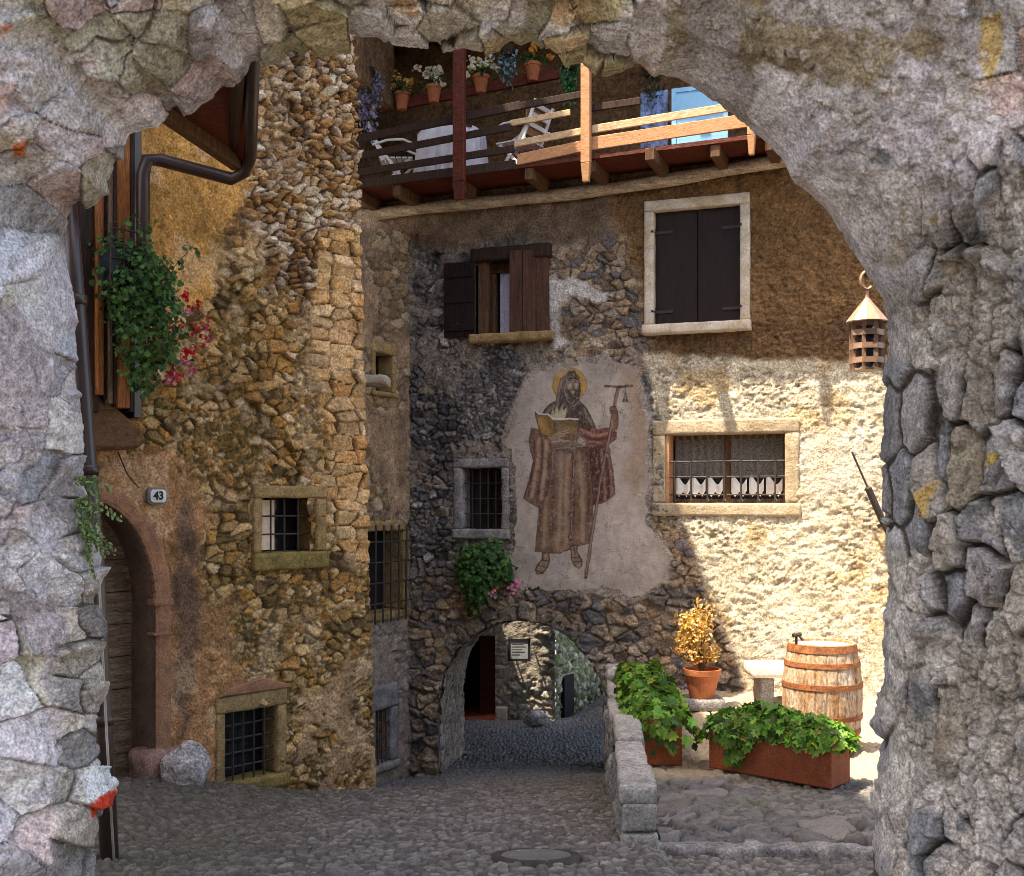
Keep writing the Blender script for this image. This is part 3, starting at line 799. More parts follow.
def back_fn(U, Z, PX, PY):
    h, m, r = stones(U, Z, .15, .10, 101, warp=.25, gap=.09, H=.055, tilt=.07, rough=.012, jit=.95, facet=.4)
    c = pal(r[3], [(.13, .125, .13), (.23, .21, .20), (.33, .30, .28), (.17, .155, .15), (.09, .09, .10), (.28, .24, .20), (.40, .36, .33), (.19, .18, .19)], r[1])
    c = mix(one((.09, .075, .065), U), c, .08 + .92 * m)
    fp = fbm(U * 13, Z * 13, 102, 5) - .5; f2 = fbm(U * 3.5, Z * 3.5, 103, 5) - .5; f3 = fbm(U * 30, Z * 30, 104, 4) - .5
    hs, ms, rs = stones(U, Z, .08, .06, 106, warp=.5, gap=.14, H=.03, tilt=.03, rough=.01)
    k = ss(.48, .56, fbm(U * 3, Z * 3, 107, 4)) * ss(560, 520, PY)
    cs = mix(one((.17, .14, .12), U), pal(rs[3], [(.12, .12, .125), (.28, .26, .25), (.20, .18, .17), (.36, .33, .31)], rs[1]), ms)
    h = mix(h, hs + .01, k); c = mix(c, cs, k)
    km = ss(.44, .56, fbm(U * 2.1 + 8, Z * 2.1, 127, 4)) * ss(.30, .42, fbm(U * 7, Z * 7, 128, 3))
    h = mix(h, .035 + .35 * h + fp * .03, km); c = mix(c, np.array([.30, .24, .19]) * (1 + f2[..., None] * .9), km * .62)
    # browner rubble to the right of the shuttered window and round the passage; shaded strip by the sun patch painted brown
    kb = np.maximum.reduce([pm(PX, PY, [(655, 500), (720, 560), (760, 720), (640, 720), (650, 580)], 10, 12, 129, 30), pm(PX, PY, [(560, 180), (660, 180), (660, 370), (600, 360), (545, 380), (545, 240)], 20, 25, 108, 40), ss(545, 600, PY + f2 * 90)])
    cb = 1.15 * pal(r[3], [(.30, .20, .13), (.38, .29, .22), (.20, .14, .10), (.42, .31, .20), (.17, .15, .15), (.34, .23, .14)], r[1]); cb = mix(one((.17, .12, .08), U), cb, .1 + .9 * m)
    c = mix(c, cb, kb)
    hl, ml, rl = stones(U, Z, .27, .17, 109, warp=.45, gap=.09, H=.06, tilt=.08, rough=.02)
    cl = pal(rl[3], [(.28, .20, .15), (.36, .28, .22), (.19, .15, .13), (.40, .30, .20), (.15, .14, .14)], rl[1]); cl = mix(one((.19, .14, .10), U), cl, ml)
    k = ss(560, 600, PY + f2 * 80) * ss(.42, .52, fbm(U * 1.7, Z * 1.7, 110, 3))
    h = mix(h, hl, k); c = mix(c, cl, k)
    # plaster band under the balcony and the brown roughcast on the right
    cp = np.array([.23, .155, .105]) * (1 + f2[..., None] * 1.1)
    k = pm(PX, PY, [(380, 150), (660, 130), (660, 235), (560, 240), (470, 250), (390, 238)], 8, 14, 111, 40)
    h = mix(h, .05 + fp * .05, k); c = mix(c, cp, k)
    hb_, mb_, rb_ = stones(U, Z, .10, .07, 112, warp=.7, gap=.2, H=.03, tilt=.04, rough=.022)
    cr = np.array([.25, .135, .058]) * (1 + f2[..., None] * 1.0 + f3[..., None] * .5)
    k = pm(PX, PY, [(600, 170), (920, 120), (920, 372), (640, 372), (655, 330), (630, 270)], 12, 14, 113, 40)
    h = mix(h, hb_ * .8 + fp * .05 + .02, k); c = mix(c, cr, k)
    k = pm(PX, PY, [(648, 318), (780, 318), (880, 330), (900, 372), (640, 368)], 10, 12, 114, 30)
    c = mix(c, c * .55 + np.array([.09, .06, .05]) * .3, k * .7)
    # beige roughcast, lower right; colour edge painted along the sun's shadow line
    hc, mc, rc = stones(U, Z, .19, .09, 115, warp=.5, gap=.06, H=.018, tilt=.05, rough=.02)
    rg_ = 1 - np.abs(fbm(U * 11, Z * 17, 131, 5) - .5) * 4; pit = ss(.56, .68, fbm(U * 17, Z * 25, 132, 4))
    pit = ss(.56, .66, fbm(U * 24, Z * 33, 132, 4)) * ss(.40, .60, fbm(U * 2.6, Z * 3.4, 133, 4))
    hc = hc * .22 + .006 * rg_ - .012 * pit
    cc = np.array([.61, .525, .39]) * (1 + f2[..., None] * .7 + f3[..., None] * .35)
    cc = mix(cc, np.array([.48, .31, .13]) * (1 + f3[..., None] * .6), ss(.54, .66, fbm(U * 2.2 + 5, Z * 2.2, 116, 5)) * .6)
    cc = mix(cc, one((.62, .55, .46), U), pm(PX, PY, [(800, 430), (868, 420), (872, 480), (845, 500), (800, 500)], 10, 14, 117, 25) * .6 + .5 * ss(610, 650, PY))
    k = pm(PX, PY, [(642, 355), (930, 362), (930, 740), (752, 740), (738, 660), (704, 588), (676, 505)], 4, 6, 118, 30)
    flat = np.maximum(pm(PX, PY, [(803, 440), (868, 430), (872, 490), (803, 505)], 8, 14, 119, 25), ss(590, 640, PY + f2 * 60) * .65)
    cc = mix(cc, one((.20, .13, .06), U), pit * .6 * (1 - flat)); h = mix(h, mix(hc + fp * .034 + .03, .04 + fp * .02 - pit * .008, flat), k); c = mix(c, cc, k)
    # smooth plaster that carries the painting
    k = pm(PX, PY, MUR, 5, 10, 121, 30)
    cm = np.array([.37, .31, .265]) * (1 + f2[..., None] * .7)
    h = mix(h, .056 + 0 * fp, pm(PX, PY, MUR, 2, 10, 121, 30)); c = mix(c, cm, k)
    # white plaster patches beside the windows
    k = np.maximum.reduce([pm(PX, PY, [(550, 280), (570, 278), (608, 294), (606, 304), (570, 298), (560, 306), (560, 335), (572, 346), (556, 350), (550, 330)], 2.5, 3, 122, 12),
                           pm(PX, PY, [(441, 335), (447, 330), (450, 346), (443, 346)], 1.5, 1.5, 123, 8)])
    c = mix(c, np.array([.62, .56, .52]) * (1 + fp[..., None] * .4), k); h = mix(h, .062 + fp * .008, k)
    # damp and soot
    k = ss(.55, .7, fbm(U * 1.8 + 3, Z * 1.8, 124, 5)) * ss(665, 640, PX)
    c = mix(c, c * .5, k * .7)
    return h + f3 * .008, c
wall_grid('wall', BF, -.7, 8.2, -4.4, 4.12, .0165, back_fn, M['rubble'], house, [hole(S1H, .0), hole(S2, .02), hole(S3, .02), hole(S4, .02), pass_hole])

# passage vault behind the arch
pts = []
for (a, bb) in zip(PUZ[:-1], PUZ[1:]):
    n_ = max(2, int(math.hypot(bb[0] - a[0], bb[1] - a[1]) / .025))
    pts += [(a[0] + (bb[0] - a[0]) * i / n_, a[1] + (bb[1] - a[1]) * i / n_) for i in range(n_)]
pts.append(PUZ[-1]); pts = np.array(pts)
sarc = np.concatenate([[0], np.cumsum(np.hypot(*np.diff(pts, axis=0).T))])
dep = np.linspace(-.02, 1.75, 70)
SA, DD = np.meshgrid(sarc, dep)
PU = np.interp(SA, sarc, pts[:, 0]); PZ = np.interp(SA, sarc, pts[:, 1])
h, m, r = stones(SA, DD, .16, .09, 131, warp=.3, gap=.09, H=.03, tilt=.03, rough=.012, jit=.6)
cU = PUZ[6][0]; cZ_ = PUZ[1][1]
nU = -(PU - cU); nZ = -np.clip(PZ - cZ_, 0, 9); L = np.maximum(np.hypot(nU, nZ), 1e-6); nU /= L; nZ /= L
PU = PU + nU * (h - .02); PZ = PZ + nZ * (h - .02)
P = np.stack([BF.o[0] + BF.e[0] * PU + .13 * DD, BF.o[1] + BF.e[1] * PU + .99 * DD, PZ], -1)
C = mix(np.array([.2, .16, .13]) * np.ones(h.shape + (3,)), pal(r[3], [(.36, .29, .24), (.42, .34, .28), (.28, .22, .18), (.34, .30, .28)], r[1]), m)
gridmesh('passage_vault', P, C, M['rubble'], house)
# ring of rough voussoirs
k0 = np.argmin(abs(pts[:, 1] - PUZ[1][1]) + (pts[:, 0] > cU) * 9); s = sarc[k0]
send = sarc[len(sarc) - 1 - np.argmin((abs(pts[:, 1] - PUZ[11][1]) + (pts[:, 0] < cU) * 9)[::-1])]
b = MB(BF.mat()); rg = random.Random(4); i = 0
while s < send:
    L = rg.uniform(.09, .27); mid_ = s + L / 2
    u = np.interp(mid_, sarc, pts[:, 0]); z = np.interp(mid_, sarc, pts[:, 1])
    u2 = np.interp(mid_ + .02, sarc, pts[:, 0]); z2 = np.interp(mid_ + .02, sarc, pts[:, 1])
    a = math.atan2(z2 - z, u2 - u)
    T = Matrix.Translation((u, 0, z)) @ Matrix.Rotation(-a + rg.uniform(-.12, .12), 4, 'Y')
    hh = rg.uniform(.09, .27)
    b.rbox(-L / 2 + .006, L / 2 - .006, -.12, rg.uniform(.03, .085), .012, hh, M=T, res=.025, rough=.03, rnd=.03, seed=i)
    s += L; i += 1
ring = b.build('arch_ring', mat('arch_ring_stone', (.32, .24, .17), base2=(.17, .14, .125), rough=.92, var=.45, vs=5, bump=.8, bs=30), house, smooth=True, merge=True)

# ------------------------------------------------------------------ the lane beyond the passage
far = thing('lane_house', 'grey rubble house seen through the passage arch with a dark doorway', 'house', (-.5, 22.0, -4.2))
FF = Frame(-3.2, 22.0, 1, 0)
FD = FF.rect(457, 496, 636, 735)
def far_fn(U, Z, PX, PY):
    h, m, r = stones(U, Z, .22, .15, 141, warp=.5, gap=.12, H=.06, tilt=.05, rough=.02)
    c = mix(one((.25, .22, .18), U), pal(r[3], [(.32, .29, .25), (.22, .20, .18), (.42, .38, .33), (.28, .24, .19)], r[1]), m)
    fp = fbm(U * 6, Z * 6, 142, 4) - .5
    k = pm(PX, PY, [(495, 600), (540, 600), (540, 680), (495, 690)], 8, 10, 143, 30)
    return mix(h, .05 + fp * .03, k * .8), mix(c, np.array([.32, .27, .22]) * (1 + fp[..., None]), k * .8)
wall_grid('wall', FF, 0, 4.02, -5, 3, .03, far_fn, M['rubble'], far, [hole(FD, .0)])
F2 = Frame(.80, 22.0, .36, .93)
FD2 = F2.rect(549, 560, 684, 730)
def moss_fn(U, Z, PX, PY):
    h, m, r = stones(U, Z, .16, .11, 151, warp=.5, gap=.14, H=.07, tilt=.05, rough=.02)
    c = mix(one((.12, .12, .06), U), pal(r[3], [(.30, .30, .17), (.40, .40, .28), (.20, .22, .10), (.50, .48, .38)], r[1]), m)
    return h, c
wall_grid('side_wall', F2, 0, 7, -5.5, 2.2, .04, moss_fn, M['rubble'], far)
b = MB(FF.mat())
u0, u1, z0, z1 = FD
b.box(u0 - .1, u1 + .3, -1.9, -1.8, z0 - .3, z1 + .3); b.box(u0 - .1, u0, -1.8, -.02, z0, z1 + .2); b.box(u1 + .05, u1 + .15, -1.8, -.02, z0, z1 + .2); b.box(u0, u1, -1.8, -.02, z1 + .05, z1 + .15)
b.build('entrance', M['voidm'], far)
b = MB(FF.mat()); b.box(u0, u1 + .04, -1.75, .02, z0 - .4, z0 + .32); b.build('threshold', mat('red_floor', (.42, .10, .06), base2=(.26, .07, .045), rough=.6, vs=4), far)
b = MB(FF.mat()); b.box(u1 - .32, u1 - .02, -.5, -.44, z0 + .33, z1 - .02); b.build('door', M['redwood'], far)
b = MB(FF.mat()); b.rbox(u1 + .0, u1 + .22, -.05, .09, z0 - .2, z0 + .55, rough=.01); b.build('stone_jamb', M['pale'], far, smooth=True, merge=True)
b = MB(F2.mat()); u0, u1, z0, z1 = .35, .95, -4.6, -3.45
b.box(u0, u1, -.02, .10, z0, z1); b.build('dark_doorway', M['voidm'], far)  # solid near-black block stands in for the dark of the doorway
b = MB(); b.box(-3.4, .78, 24.2, 27, -5, 3.0); b.box(-7, -1.5, 16.7, 21.9, -5.5, 1.5); b.build('inner_wall', M['greyplaster'], far)  # second box added to keep sun off the lane beyond the passage
b = MB(); p = pix(535, 722, 20.6); b.lump((p.x, p.y, p.z + .06), .24, .16, .16, seed=3, amp=.3)
tag(b.build('rock', M['rock'], None, smooth=True), 'pale rock lying in the lane beyond the passage arch', 'rock')

# ================================================================== WINDOWS
def grille(fr, r, nv, nh, d, mt, parent, rad=.008, over=.03, hooks=False, name='grille'):
    u0, u1, z0, z1 = r
    b = MB(fr.mat())
    for i in range(nv):
        u = u0 + (u1 - u0) * (i + 1) / (nv + 1)
        b.tube([(u, d, z0 - over), (u, d, z1 + over)], rad, 6)
        if hooks: b.tube([(u, d, z0 + .01), (u + .02, d + .05, z0 - .03), (u + .03, d + .05, z0 - .06)], rad, 6)
    for i in range(nh):
        z = z0 + (z1 - z0) * (i + 1) / (nh + 1)
        b.tube([(u0 - over, d - .012, z), (u1 + over, d - .012, z)], rad, 6)
    return b.build(name, mt, parent)

def pane_part(fr, r, depth, house_, mt=None, label=None, g=.08):
    """the glazed leaf set back in the wall: this is the window part itself"""
    u0, u1, z0, z1 = r
    b = MB(fr.mat()); b.box(u0 - g, u1 + g, -depth - .02, -depth, z0 - g, z1 + g)
    o = b.build('window', mt or M['glass'], house_)
    if label: o['label'] = label
    return o

def sash(fr, r, depth, w_, mt, parent, mull=True, d2=.03):
    u0, u1, z0, z1 = r
    b = MB(fr.mat())
    b.box(u0, u0 + w_, -depth, -depth + d2, z0, z1); b.box(u1 - w_, u1, -depth, -depth + d2, z0, z1)
    b.box(u0 + w_, u1 - w_, -depth, -depth + d2 - .003, z0, z0 + w_); b.box(u0 + w_, u1 - w_, -depth, -depth + d2 - .003, z1 - w_, z1)
    if mull: b.box((u0 + u1) / 2 - w_ * .8, (u0 + u1) / 2 + w_ * .8, -depth, -depth + d2 + .006, z0 + w_, z1 - w_)
    return b.build('sash', mt, parent)

def stone_frame(fr, r, l, rr, t, bt, proud, depth, mt, parent, mt_sill=None, seed=0, rough=.009, res=.035, sill_out=.03):
    u0, u1, z0, z1 = r
    b = MB(fr.mat())
    b.rbox(u0 - l, u0, -depth, proud, z0, z1, seed=seed, rough=rough, res=res)
    b.rbox(u1, u1 + rr, -depth, proud, z0, z1, seed=seed + 1, rough=rough, res=res)
    b.rbox(u0 - l, u1 + rr, -depth, proud + .004, z1, z1 + t, seed=seed + 2, rough=rough, res=res)
    f = b.build('frame', mt, parent, smooth=True, merge=True)
    b = MB(fr.mat())
    b.rbox(u0 - l - .01, u1 + rr + .02, -depth, proud + sill_out, z0 - bt, z0, seed=seed + 3, rough=rough, res=res)
    b.build('sill', mt_sill or mt, parent, smooth=True, merge=True)
    return f

# --- tower, upper barred window
wn = pane_part(LF, W1, .26, tower, label='small barred window with pale light in its left half')
stone_frame(LF, W1, .10, .13, .12, .17, .075, .26, M['ochre'], wn, M['olive'], seed=11)
u0, u1, z0, z1 = W1
b = MB(LF.mat()); b.box(u0 - .01, u0 + (u1 - u0) * .45, -.15, -.14, z0 + .02, z1 - .02); b.build('curtain', M['panereflect'], wn)  # pale sheet standing in for the sunlit wall's reflection in the pane
b = MB(LF.mat()); b.box(u0 + (u1 - u0) * .45, u0 + (u1 - u0) * .52, -.255, -.20, z0, z1); b.build('mullion', M['darkwood'], wn)
grille(LF, W1, 3, 2, -.02, M['iron'], wn, rad=.010)
# --- tower, lower barred window with the gabled stone over it
wn = pane_part(LF, W2, .22, tower, label='large low barred window under a gabled stone')
stone_frame(LF, W2, .10, .11, .16, .13, .06, .22, M['ochre'], wn, M['olive'], seed=21)
b = MB(LF.mat()); u0, u1, z0, z1 = W2
b.prism([(u0 - .10, z1 + .165), (u1 + .12, z1 + .165), (u1 + .14, z1 + .20), ((u0 + u1) / 2 + .1, z1 + .30), (u0 + .05, z1 + .24)], -.05, .085)
b.build('lintel_stone', M['redstone'], wn, bevel=.01)
grille(LF, W2, 4, 4, .0, M['iron'], wn, rad=.010)
# --- side wall windows
wn = pane_part(RF, W3, .3, tower, label='tall barred window in the narrow side wall')
stone_frame(RF, W3, .10, .12, .14, .10, .035, .3, M['ochre'], wn, seed=31)
b = MB(RF.mat()); u0, u1, z0, z1 = W3
for i in range(5):
    u = u0 + (u1 - u0) * (i + .5) / 5
    b.tube([(u, .12, z0 - .12), (u, .13, z1 + .08)], .013, 6)
for i in range(4):
    z = z0 + (z1 - z0) * (i + .5) / 4
    b.tube([(u0 - .12, .04, z), (u0 - .05, .12, z), (u1 + .05, .12, z), (u1 + .14, .05, z)], .012, 6)
b.build('grille', M['iron'], wn)
wn = pane_part(RF, W4, .25, tower, label='small low barred window in the narrow side wall')
stone_frame(RF, W4, .1, .16, .30, .1, .06, .25, M['grey'], wn, seed=41)
grille(RF, W4, 3, 3, .03, M['rust'], wn, rad=.010)
wn = pane_part(RF, W5, .2, tower, label='small dark opening high in the narrow side wall')
stone_frame(RF, W5, .08, .08, .16, .06, .05, .2, M['ochre'], wn, seed=51)
b = MB(); p = pix(376, 380, 13.55); b.rbox(p.x - .16, p.x + .14, 13.4, 13.9, p.z - .06, p.z + .05, seed=4, rough=.02)
b.build('ledge_stone', M['pale'], tower, smooth=True, merge=True)

# --- tower doorway
dr = MB(LF.mat())
zt = LF.uz(120, 785)[1] - .1
n_ = 9
for i in range(n_):
    za = zt + (DSP + DTOP + .05 - zt) * i / n_; zb = zt + (DSP + DTOP + .05 - zt) * (i + 1) / n_
    dr.box(DU0 - .1, DU1 + .1, -.40, -.34 + (.004 if i % 2 else -.004), za + .004, zb - .004)
dr.box(DU0 - .1, DU1 + .1, -.46, -.41, zt, DSP + DTOP + .1)
door = dr.build('door', M['doorwood'], tower)
b = MB(LF.mat())
N_ = 40
# splayed soffit and jambs
prev = None
prof_ = [(DC + DR, zt - .2)] + [(DC + DR * math.cos(a), DSP + DTOP * math.sin(a)) for a in np.linspace(0, math.pi, N_)] + [(DC - DR, zt - .2)]
V = []; Fc = []
for (u, z) in prof_:
    V += [(u, .075, z), (u, -.34, z)]
for i in range(len(prof_) - 1): Fc.append((2 * i, 2 * i + 1, 2 * i + 3, 2 * i + 2))
b.add(V, Fc)
b.build('door_reveal', mat('reveal_stone', (.20, .12, .09), base2=(.13, .085, .07), rough=.9, var=.3, vs=7, bump=.4, bs=40), tower, smooth=True)
# outer moulded surround
b = MB(LF.mat()); V = []; Fc = []
W_ = .17; pr2 = []
def surr(u, z, du, dz, wd): return (u + du * wd, z + dz * wd)
path = [(DC + DR, zt - .1, 1, 0)] + [(DC + DR, zt + (DSP - zt) * t, 1, 0) for t in np.linspace(.1, .98, 8)]
path += [(DC + DR * math.cos(a), DSP + DTOP * math.sin(a), math.cos(a) * DTOP, math.sin(a) * DR) for a in np.linspace(0, math.pi, 34)]
path += [(DC - DR, zt + (DSP - zt) * t, -1, 0) for t in (.9, .5, 0)]
sec = [(-.0, .04), (.0, .085), (.03, .10), (.12, .10), (.15, .085), (.155, .0)]
for (u, z, du, dz) in path:
    L = math.hypot(du, dz); du /= L; dz /= L
    for wd, d in sec: V.append((u + du * wd, d, z + dz * wd))
k = len(sec)
for i in range(len(path) - 1):
    for j in range(k - 1): Fc.append((i * k + j, i * k + j + 1, (i + 1) * k + j + 1, (i + 1) * k + j))
b.add(V, Fc)
b.rbox(DC + DR - .03, DC + DR + .165, -.02, .112, DSP - .03, DSP + .03, seed=5, rough=.004)
b.rbox(DC + DR - .03, DC + DR + .163, -.02, .108, DSP - .30, DSP - .27, seed=6, rough=.004)
b.build('door_surround', M['redstone'], tower, smooth=False)
b = MB(LF.mat()); b.rbox(DC + DR - .14, DC + DR + .24, -.22, .22, zt + .02, zt + .38, seed=9, rough=.03, rnd=.09, res=.03)
b.build('door_plinth', mat('plinth_stone', (.36, .22, .18), base2=(.22, .14, .12), rough=.9, var=.4, vs=8, bump=.6, bs=40), tower, smooth=True, merge=True)
b = MB(LF.mat()); b.rbox(DC - .5, DC + DR + .12, -.3, .30, zt - .2, zt + .035, seed=12, rough=.01)
b.build('doorstep', mat('red_step', (.28, .13, .11), base2=(.18, .09, .075), rough=.8, var=.3, vs=8, bump=.4), tower, smooth=True, merge=True)

# house number on its enamel plaque
pu, pz = LF.uz(152, 496)
hp = thing('house_number_plate', 'small white enamel plaque reading 43 beside the arched doorway', 'plaque', LF.at(pu, .09, pz))
Tm = LF.mat() @ Matrix.Translation((pu, .085, pz))
def rrect(wd, hg, rd, n=5):
    out = []
    for cx, cy, a0 in ((wd - rd, hg - rd, 0), (-wd + rd, hg - rd, 90), (-wd + rd, -hg + rd, 180), (wd - rd, -hg + rd, 270)):
        out += [(cx + rd * math.cos(R(a0 + 90 * i / n)), cy + rd * math.sin(R(a0 + 90 * i / n))) for i in range(n + 1)]
    return out
b = MB(Tm); b.prism(rrect(.098, .076, .045), -.03, .012); b.build('backing', M['grey'], hp)
b = MB(Tm); b.prism(rrect(.078, .058, .035), .0125, .026); b.build('plate', M['enamel'], hp)
def text_mesh(s, size, M4, name, mt, parent):
    cu = bpy.data.curves.new(name, 'FONT'); cu.body = s; cu.size = size; cu.align_x = 'CENTER'; cu.align_y = 'CENTER'; cu.extrude = .002
    cu.offset = .0035
    o = bpy.data.objects.new(name, cu); col.objects.link(o)
    me = bpy.data.meshes.new_from_object(o.evaluated_get(bpy.context.evaluated_depsgraph_get()))
    bpy.data.objects.remove(o); bpy.data.curves.remove(cu)
    me.transform(M4); return link(me, name, mt, parent)
Rt = Matrix(((1, 0, 0, 0), (0, 0, 1, 0), (0, 1, 0, 0), (0, 0, 0, 1)))
text_mesh('43', .10, Tm @ Matrix.Translation((0, .029, 0)) @ Rt, 'digits', M['ink'], hp)
# wire from the oriel to the plaque
a = LF.uz(118, 452, .12); c_ = LF.uz(140, 488, .12)
b = MB(); b.tube([LF.at(a[0], .12, a[1]), LF.at((a[0] + c_[0]) / 2 - .02, .12, (a[1] + c_[1]) / 2 - .03), LF.at(c_[0], .1, c_[1])], .006, 6)
tag(b.build('wire', M['ink'], None), 'thin black wire running down to the house number plaque', 'wire')

# stone at the foot of the doorway
p = pix(186, 782, 10.15); b = MB(); b.lump((p.x, p.y, g1(p.x, p.y) + .15), .20, .17, .23, seed=8, amp=.22, sub=4)
tag(b.build('kerb_boulder', M['rock'], None, smooth=True), 'pale weathered boulder on the cobbles beside the arched doorway', 'boulder')

# --- timber oriel above the door (seen edge on), its corbel
ori = thing('timber_oriel', 'tall timber boarded oriel on a brown corbel above the arched doorway', 'oriel', LF.at(-.2, .2, .6))
def lbar(px0, px1, py0, py1, d0, d1, mt, name):
    ua, ub, za, zb = LF.rect(px0, px1, py0, py1, d1)
    b = MB(LF.mat()); b.box(ua, ub, d0, d1, za, zb); return b.build(name, mt, ori, bevel=.006)
lbar(80, 99, 120, 412, .05, .36, M['darkwood'], 'post')
lbar(97, 104, 120, 395, .05, .40, M['orangewood'], 'board')
lbar(104, 109, 120, 400, .05, .37, M['darkwood'], 'board')
lbar(109, 113, 120, 404, .05, .41, M['oldwood'], 'board')
lbar(113, 117, 120, 404, .05, .38, M['darkwood'], 'board')
lbar(117, 130, 120, 408, .05, .36, M['orangewood'], 'board')
lbar(130, 134, 120, 412, .05, .33, M['darkwood'], 'board')
lbar(134, 142, 125, 418, .0, .29, M['pipe'], 'post')
pl_ = [LF.uz(x, y, .3) for x, y in ((60, 378), (85, 388), (108, 400), (128, 418), (143, 432), (146, 441), (138, 449), (110, 450), (60, 450))]
b = MB(LF.mat()); b.prism(pl_, -.05, .32)
b.build('corbel', mat('corbel_wood', (.20, .10, .05), base2=(.11, .055, .03), rough=.8, var=.4, vs=6, bump=.5, bs=20, streak=(2, 2, 5)), ori, bevel=.03)

# --- little roof over the oriel: red boarded soffit, rafters, gutter and downpipe
pr = thing('porch_roof', 'projecting red boarded eaves with dark gutter above the timber oriel', 'eaves', (-2.9, 9.2, 2.9))
zc = 2.86
cor = pix(240, 178, 10.0); cor.z = zc
far_l = Vector((-3.50, 9.98, zc + .12)); near_r = pix(252, 40, 7.0); near_r.z = zc
tl = Vector((-4.2, 8.2, zc + .5))
b = MB(); V = [tuple(pix(243, 168, 9.95)), tuple(pix(252, 30, 7.4)), tuple(pix(120, 20, 7.3)), tuple(pix(130, 78, 8.0)), tuple(pix(232, 160, 9.92))]
b.add(V + [(x, y, z + .06) for x, y, z in V], [(0, 1, 2, 3, 4), (5, 6, 7, 8, 9)] + [(i, (i + 1) % 5, (i + 1) % 5 + 5, i + 5) for i in range(5)])
b.build('soffit', M['redwood'], pr)
b = MB(); b.bar(pix(238, 163, 9.9), pix(162, 110, 8.6), .11, .13); b.build('rafter', M['brownwood'], pr, bevel=.008)
b = MB(); g0 = pix(143, 190, 9.75)
gp = [pix(143, 330, 9.75), pix(143, 175, 9.75), pix(147, 160, 9.75), pix(160, 160, 9.8), pix(232, 179, 9.95), pix(244, 172, 9.9), pix(250, 156, 9.8), pix(252, 40, 7.6)]
b.tube(gp, .058, 10); b.build('gutter', M['pipe'], pr, smooth=True)
b = MB(); b.tube([pix(234, 150, 9.8), pix(238, 60, 7.7)], .05, 8); b.build('fascia', M['darkwood'], pr)

# long drainpipe and thin cable just inside the left foot of the archway
b = MB(); q = [pix(66, 180, 7.2), pix(76, 300, 7.15), pix(83, 400, 7.1), pix(88, 470, 7.05), pix(95, 560, 7.0), pix(103, 720, 6.95), pix(110, 872, 6.9)]
q[-1].z = g1(q[-1].x, q[-1].y) - .05
b.tube(q, .055, 14)
for i in (1, 3, 5): b.tube([q[i] - Vector((0, 0, .03)), q[i] + Vector((0, 0, .03))], .066, 14)
tag(b.build('drainpipe', M['pipe'], None, smooth=True), 'dark brown drainpipe rising just behind the left side of the archway', 'drainpipe')
b = MB(); b.tube([pix(97, 525, 6.8), pix(101, 620, 6.8), pix(107, 740, 6.75), pix(114, 860, 6.7)], .008, 6)
tag(b.build('cable', M['cable'], None, smooth=True), 'thin pale cable running down beside the dark drainpipe', 'cable')

# ================================================================== BACK HOUSE WINDOWS
# half-shuttered window, upper left
wn = pane_part(BF, S1H, .20, house, label='upper window with one brown shutter half open and a lace curtain')
u0, u1, z0, z1 = S1H
b = MB(BF.mat())
ua, ub, za, zb = BF.rect(480, 490, 262, 334); b.box(ua, ub, -.16, .06, z0, z1)
b.box(ub, u1, -.16, -.10, z1 - .16, z1); b.box(BF.uz(490, 300)[0], BF.uz(494, 300)[0], -.16, -.08, z0, z1 - .17)
b.build('sash', M['brownwood'], wn, bevel=.006)
ua, ub, za, zb = BF.rect(496, 513, 270, 332); b = MB(BF.mat())
for i in range(10):
    a = ua + (ub - ua) * i / 10; c_ = ua + (ub - ua) * (i + 1) / 10
    b.add([(a, -.15 + .008 * (i % 2), za), (c_, -.15 + .008 * ((i + 1) % 2), za), (c_, -.15 + .008 * ((i + 1) % 2), zb), (a, -.15 + .008 * (i % 2), zb)], [(0, 1, 2, 3)])
b.build('lace_curtain', M['lace'], wn)
def shutter(fr, ua, ub, za, zb, d, yaw, hinge, mt, parent, rails=True, name='shutter'):
    """boarded shutter leaf turned about its hinge side"""
    Wd = ub - ua
    T = fr.mat() @ Matrix.Translation((ua if hinge == 'l' else ub, d, 0)) @ Matrix.Rotation(yaw, 4, 'Z')
    b = MB(T); s = 1 if hinge == 'l' else -1
    n_ = max(2, int(Wd / .13)) if rails or yaw else 1
    for i in range(n_):
        x0, x1 = sorted((s * Wd * i / n_, s * Wd * (i + 1) / n_))
        b.box(x0 + .0025, x1 - .0025, -.02, .015 + .002 * (i % 2), za, zb)
    if rails:
        for z in (za + .12, (za + zb) / 2, zb - .15):
            b.box(min(0, s * Wd) + .02, max(0, s * Wd) - .02, .018, .034, z - .045, z + .045)
    return b.build(name, mt, parent, bevel=.003)
shutter(BF, BF.uz(447, 300)[0], BF.uz(478, 300)[0], BF.uz(460, 338)[1], BF.uz(460, 264)[1], .09, R(0), 'l', M['shutter'], wn)
sh = shutter(BF, BF.uz(513, 300)[0], BF.uz(551, 300)[0], BF.uz(530, 333)[1], BF.uz(530, 252)[1], .06, R(-12), 'r', M['redshutter'], wn, rails=False)
sh['label'] = 'worn reddish shutter half closed over the upper window'
b = MB(BF.mat()); ua, ub, za, zb = BF.rect(474, 553, 249, 261); b.rbox(ua, ub, -.2, .12, za, zb + .02, rough=.008, seed=3, rnd=.01); b.build('lintel', M['darkwood'], wn, smooth=True, merge=True)
b = MB(BF.mat()); ua, ub, za, zb = BF.rect(474, 556, 334, 343); b.rbox(ua, ub, -.2, .20, za, zb, rough=.012, seed=5); b.build('sill', M['ochre'], wn, smooth=True, merge=True)

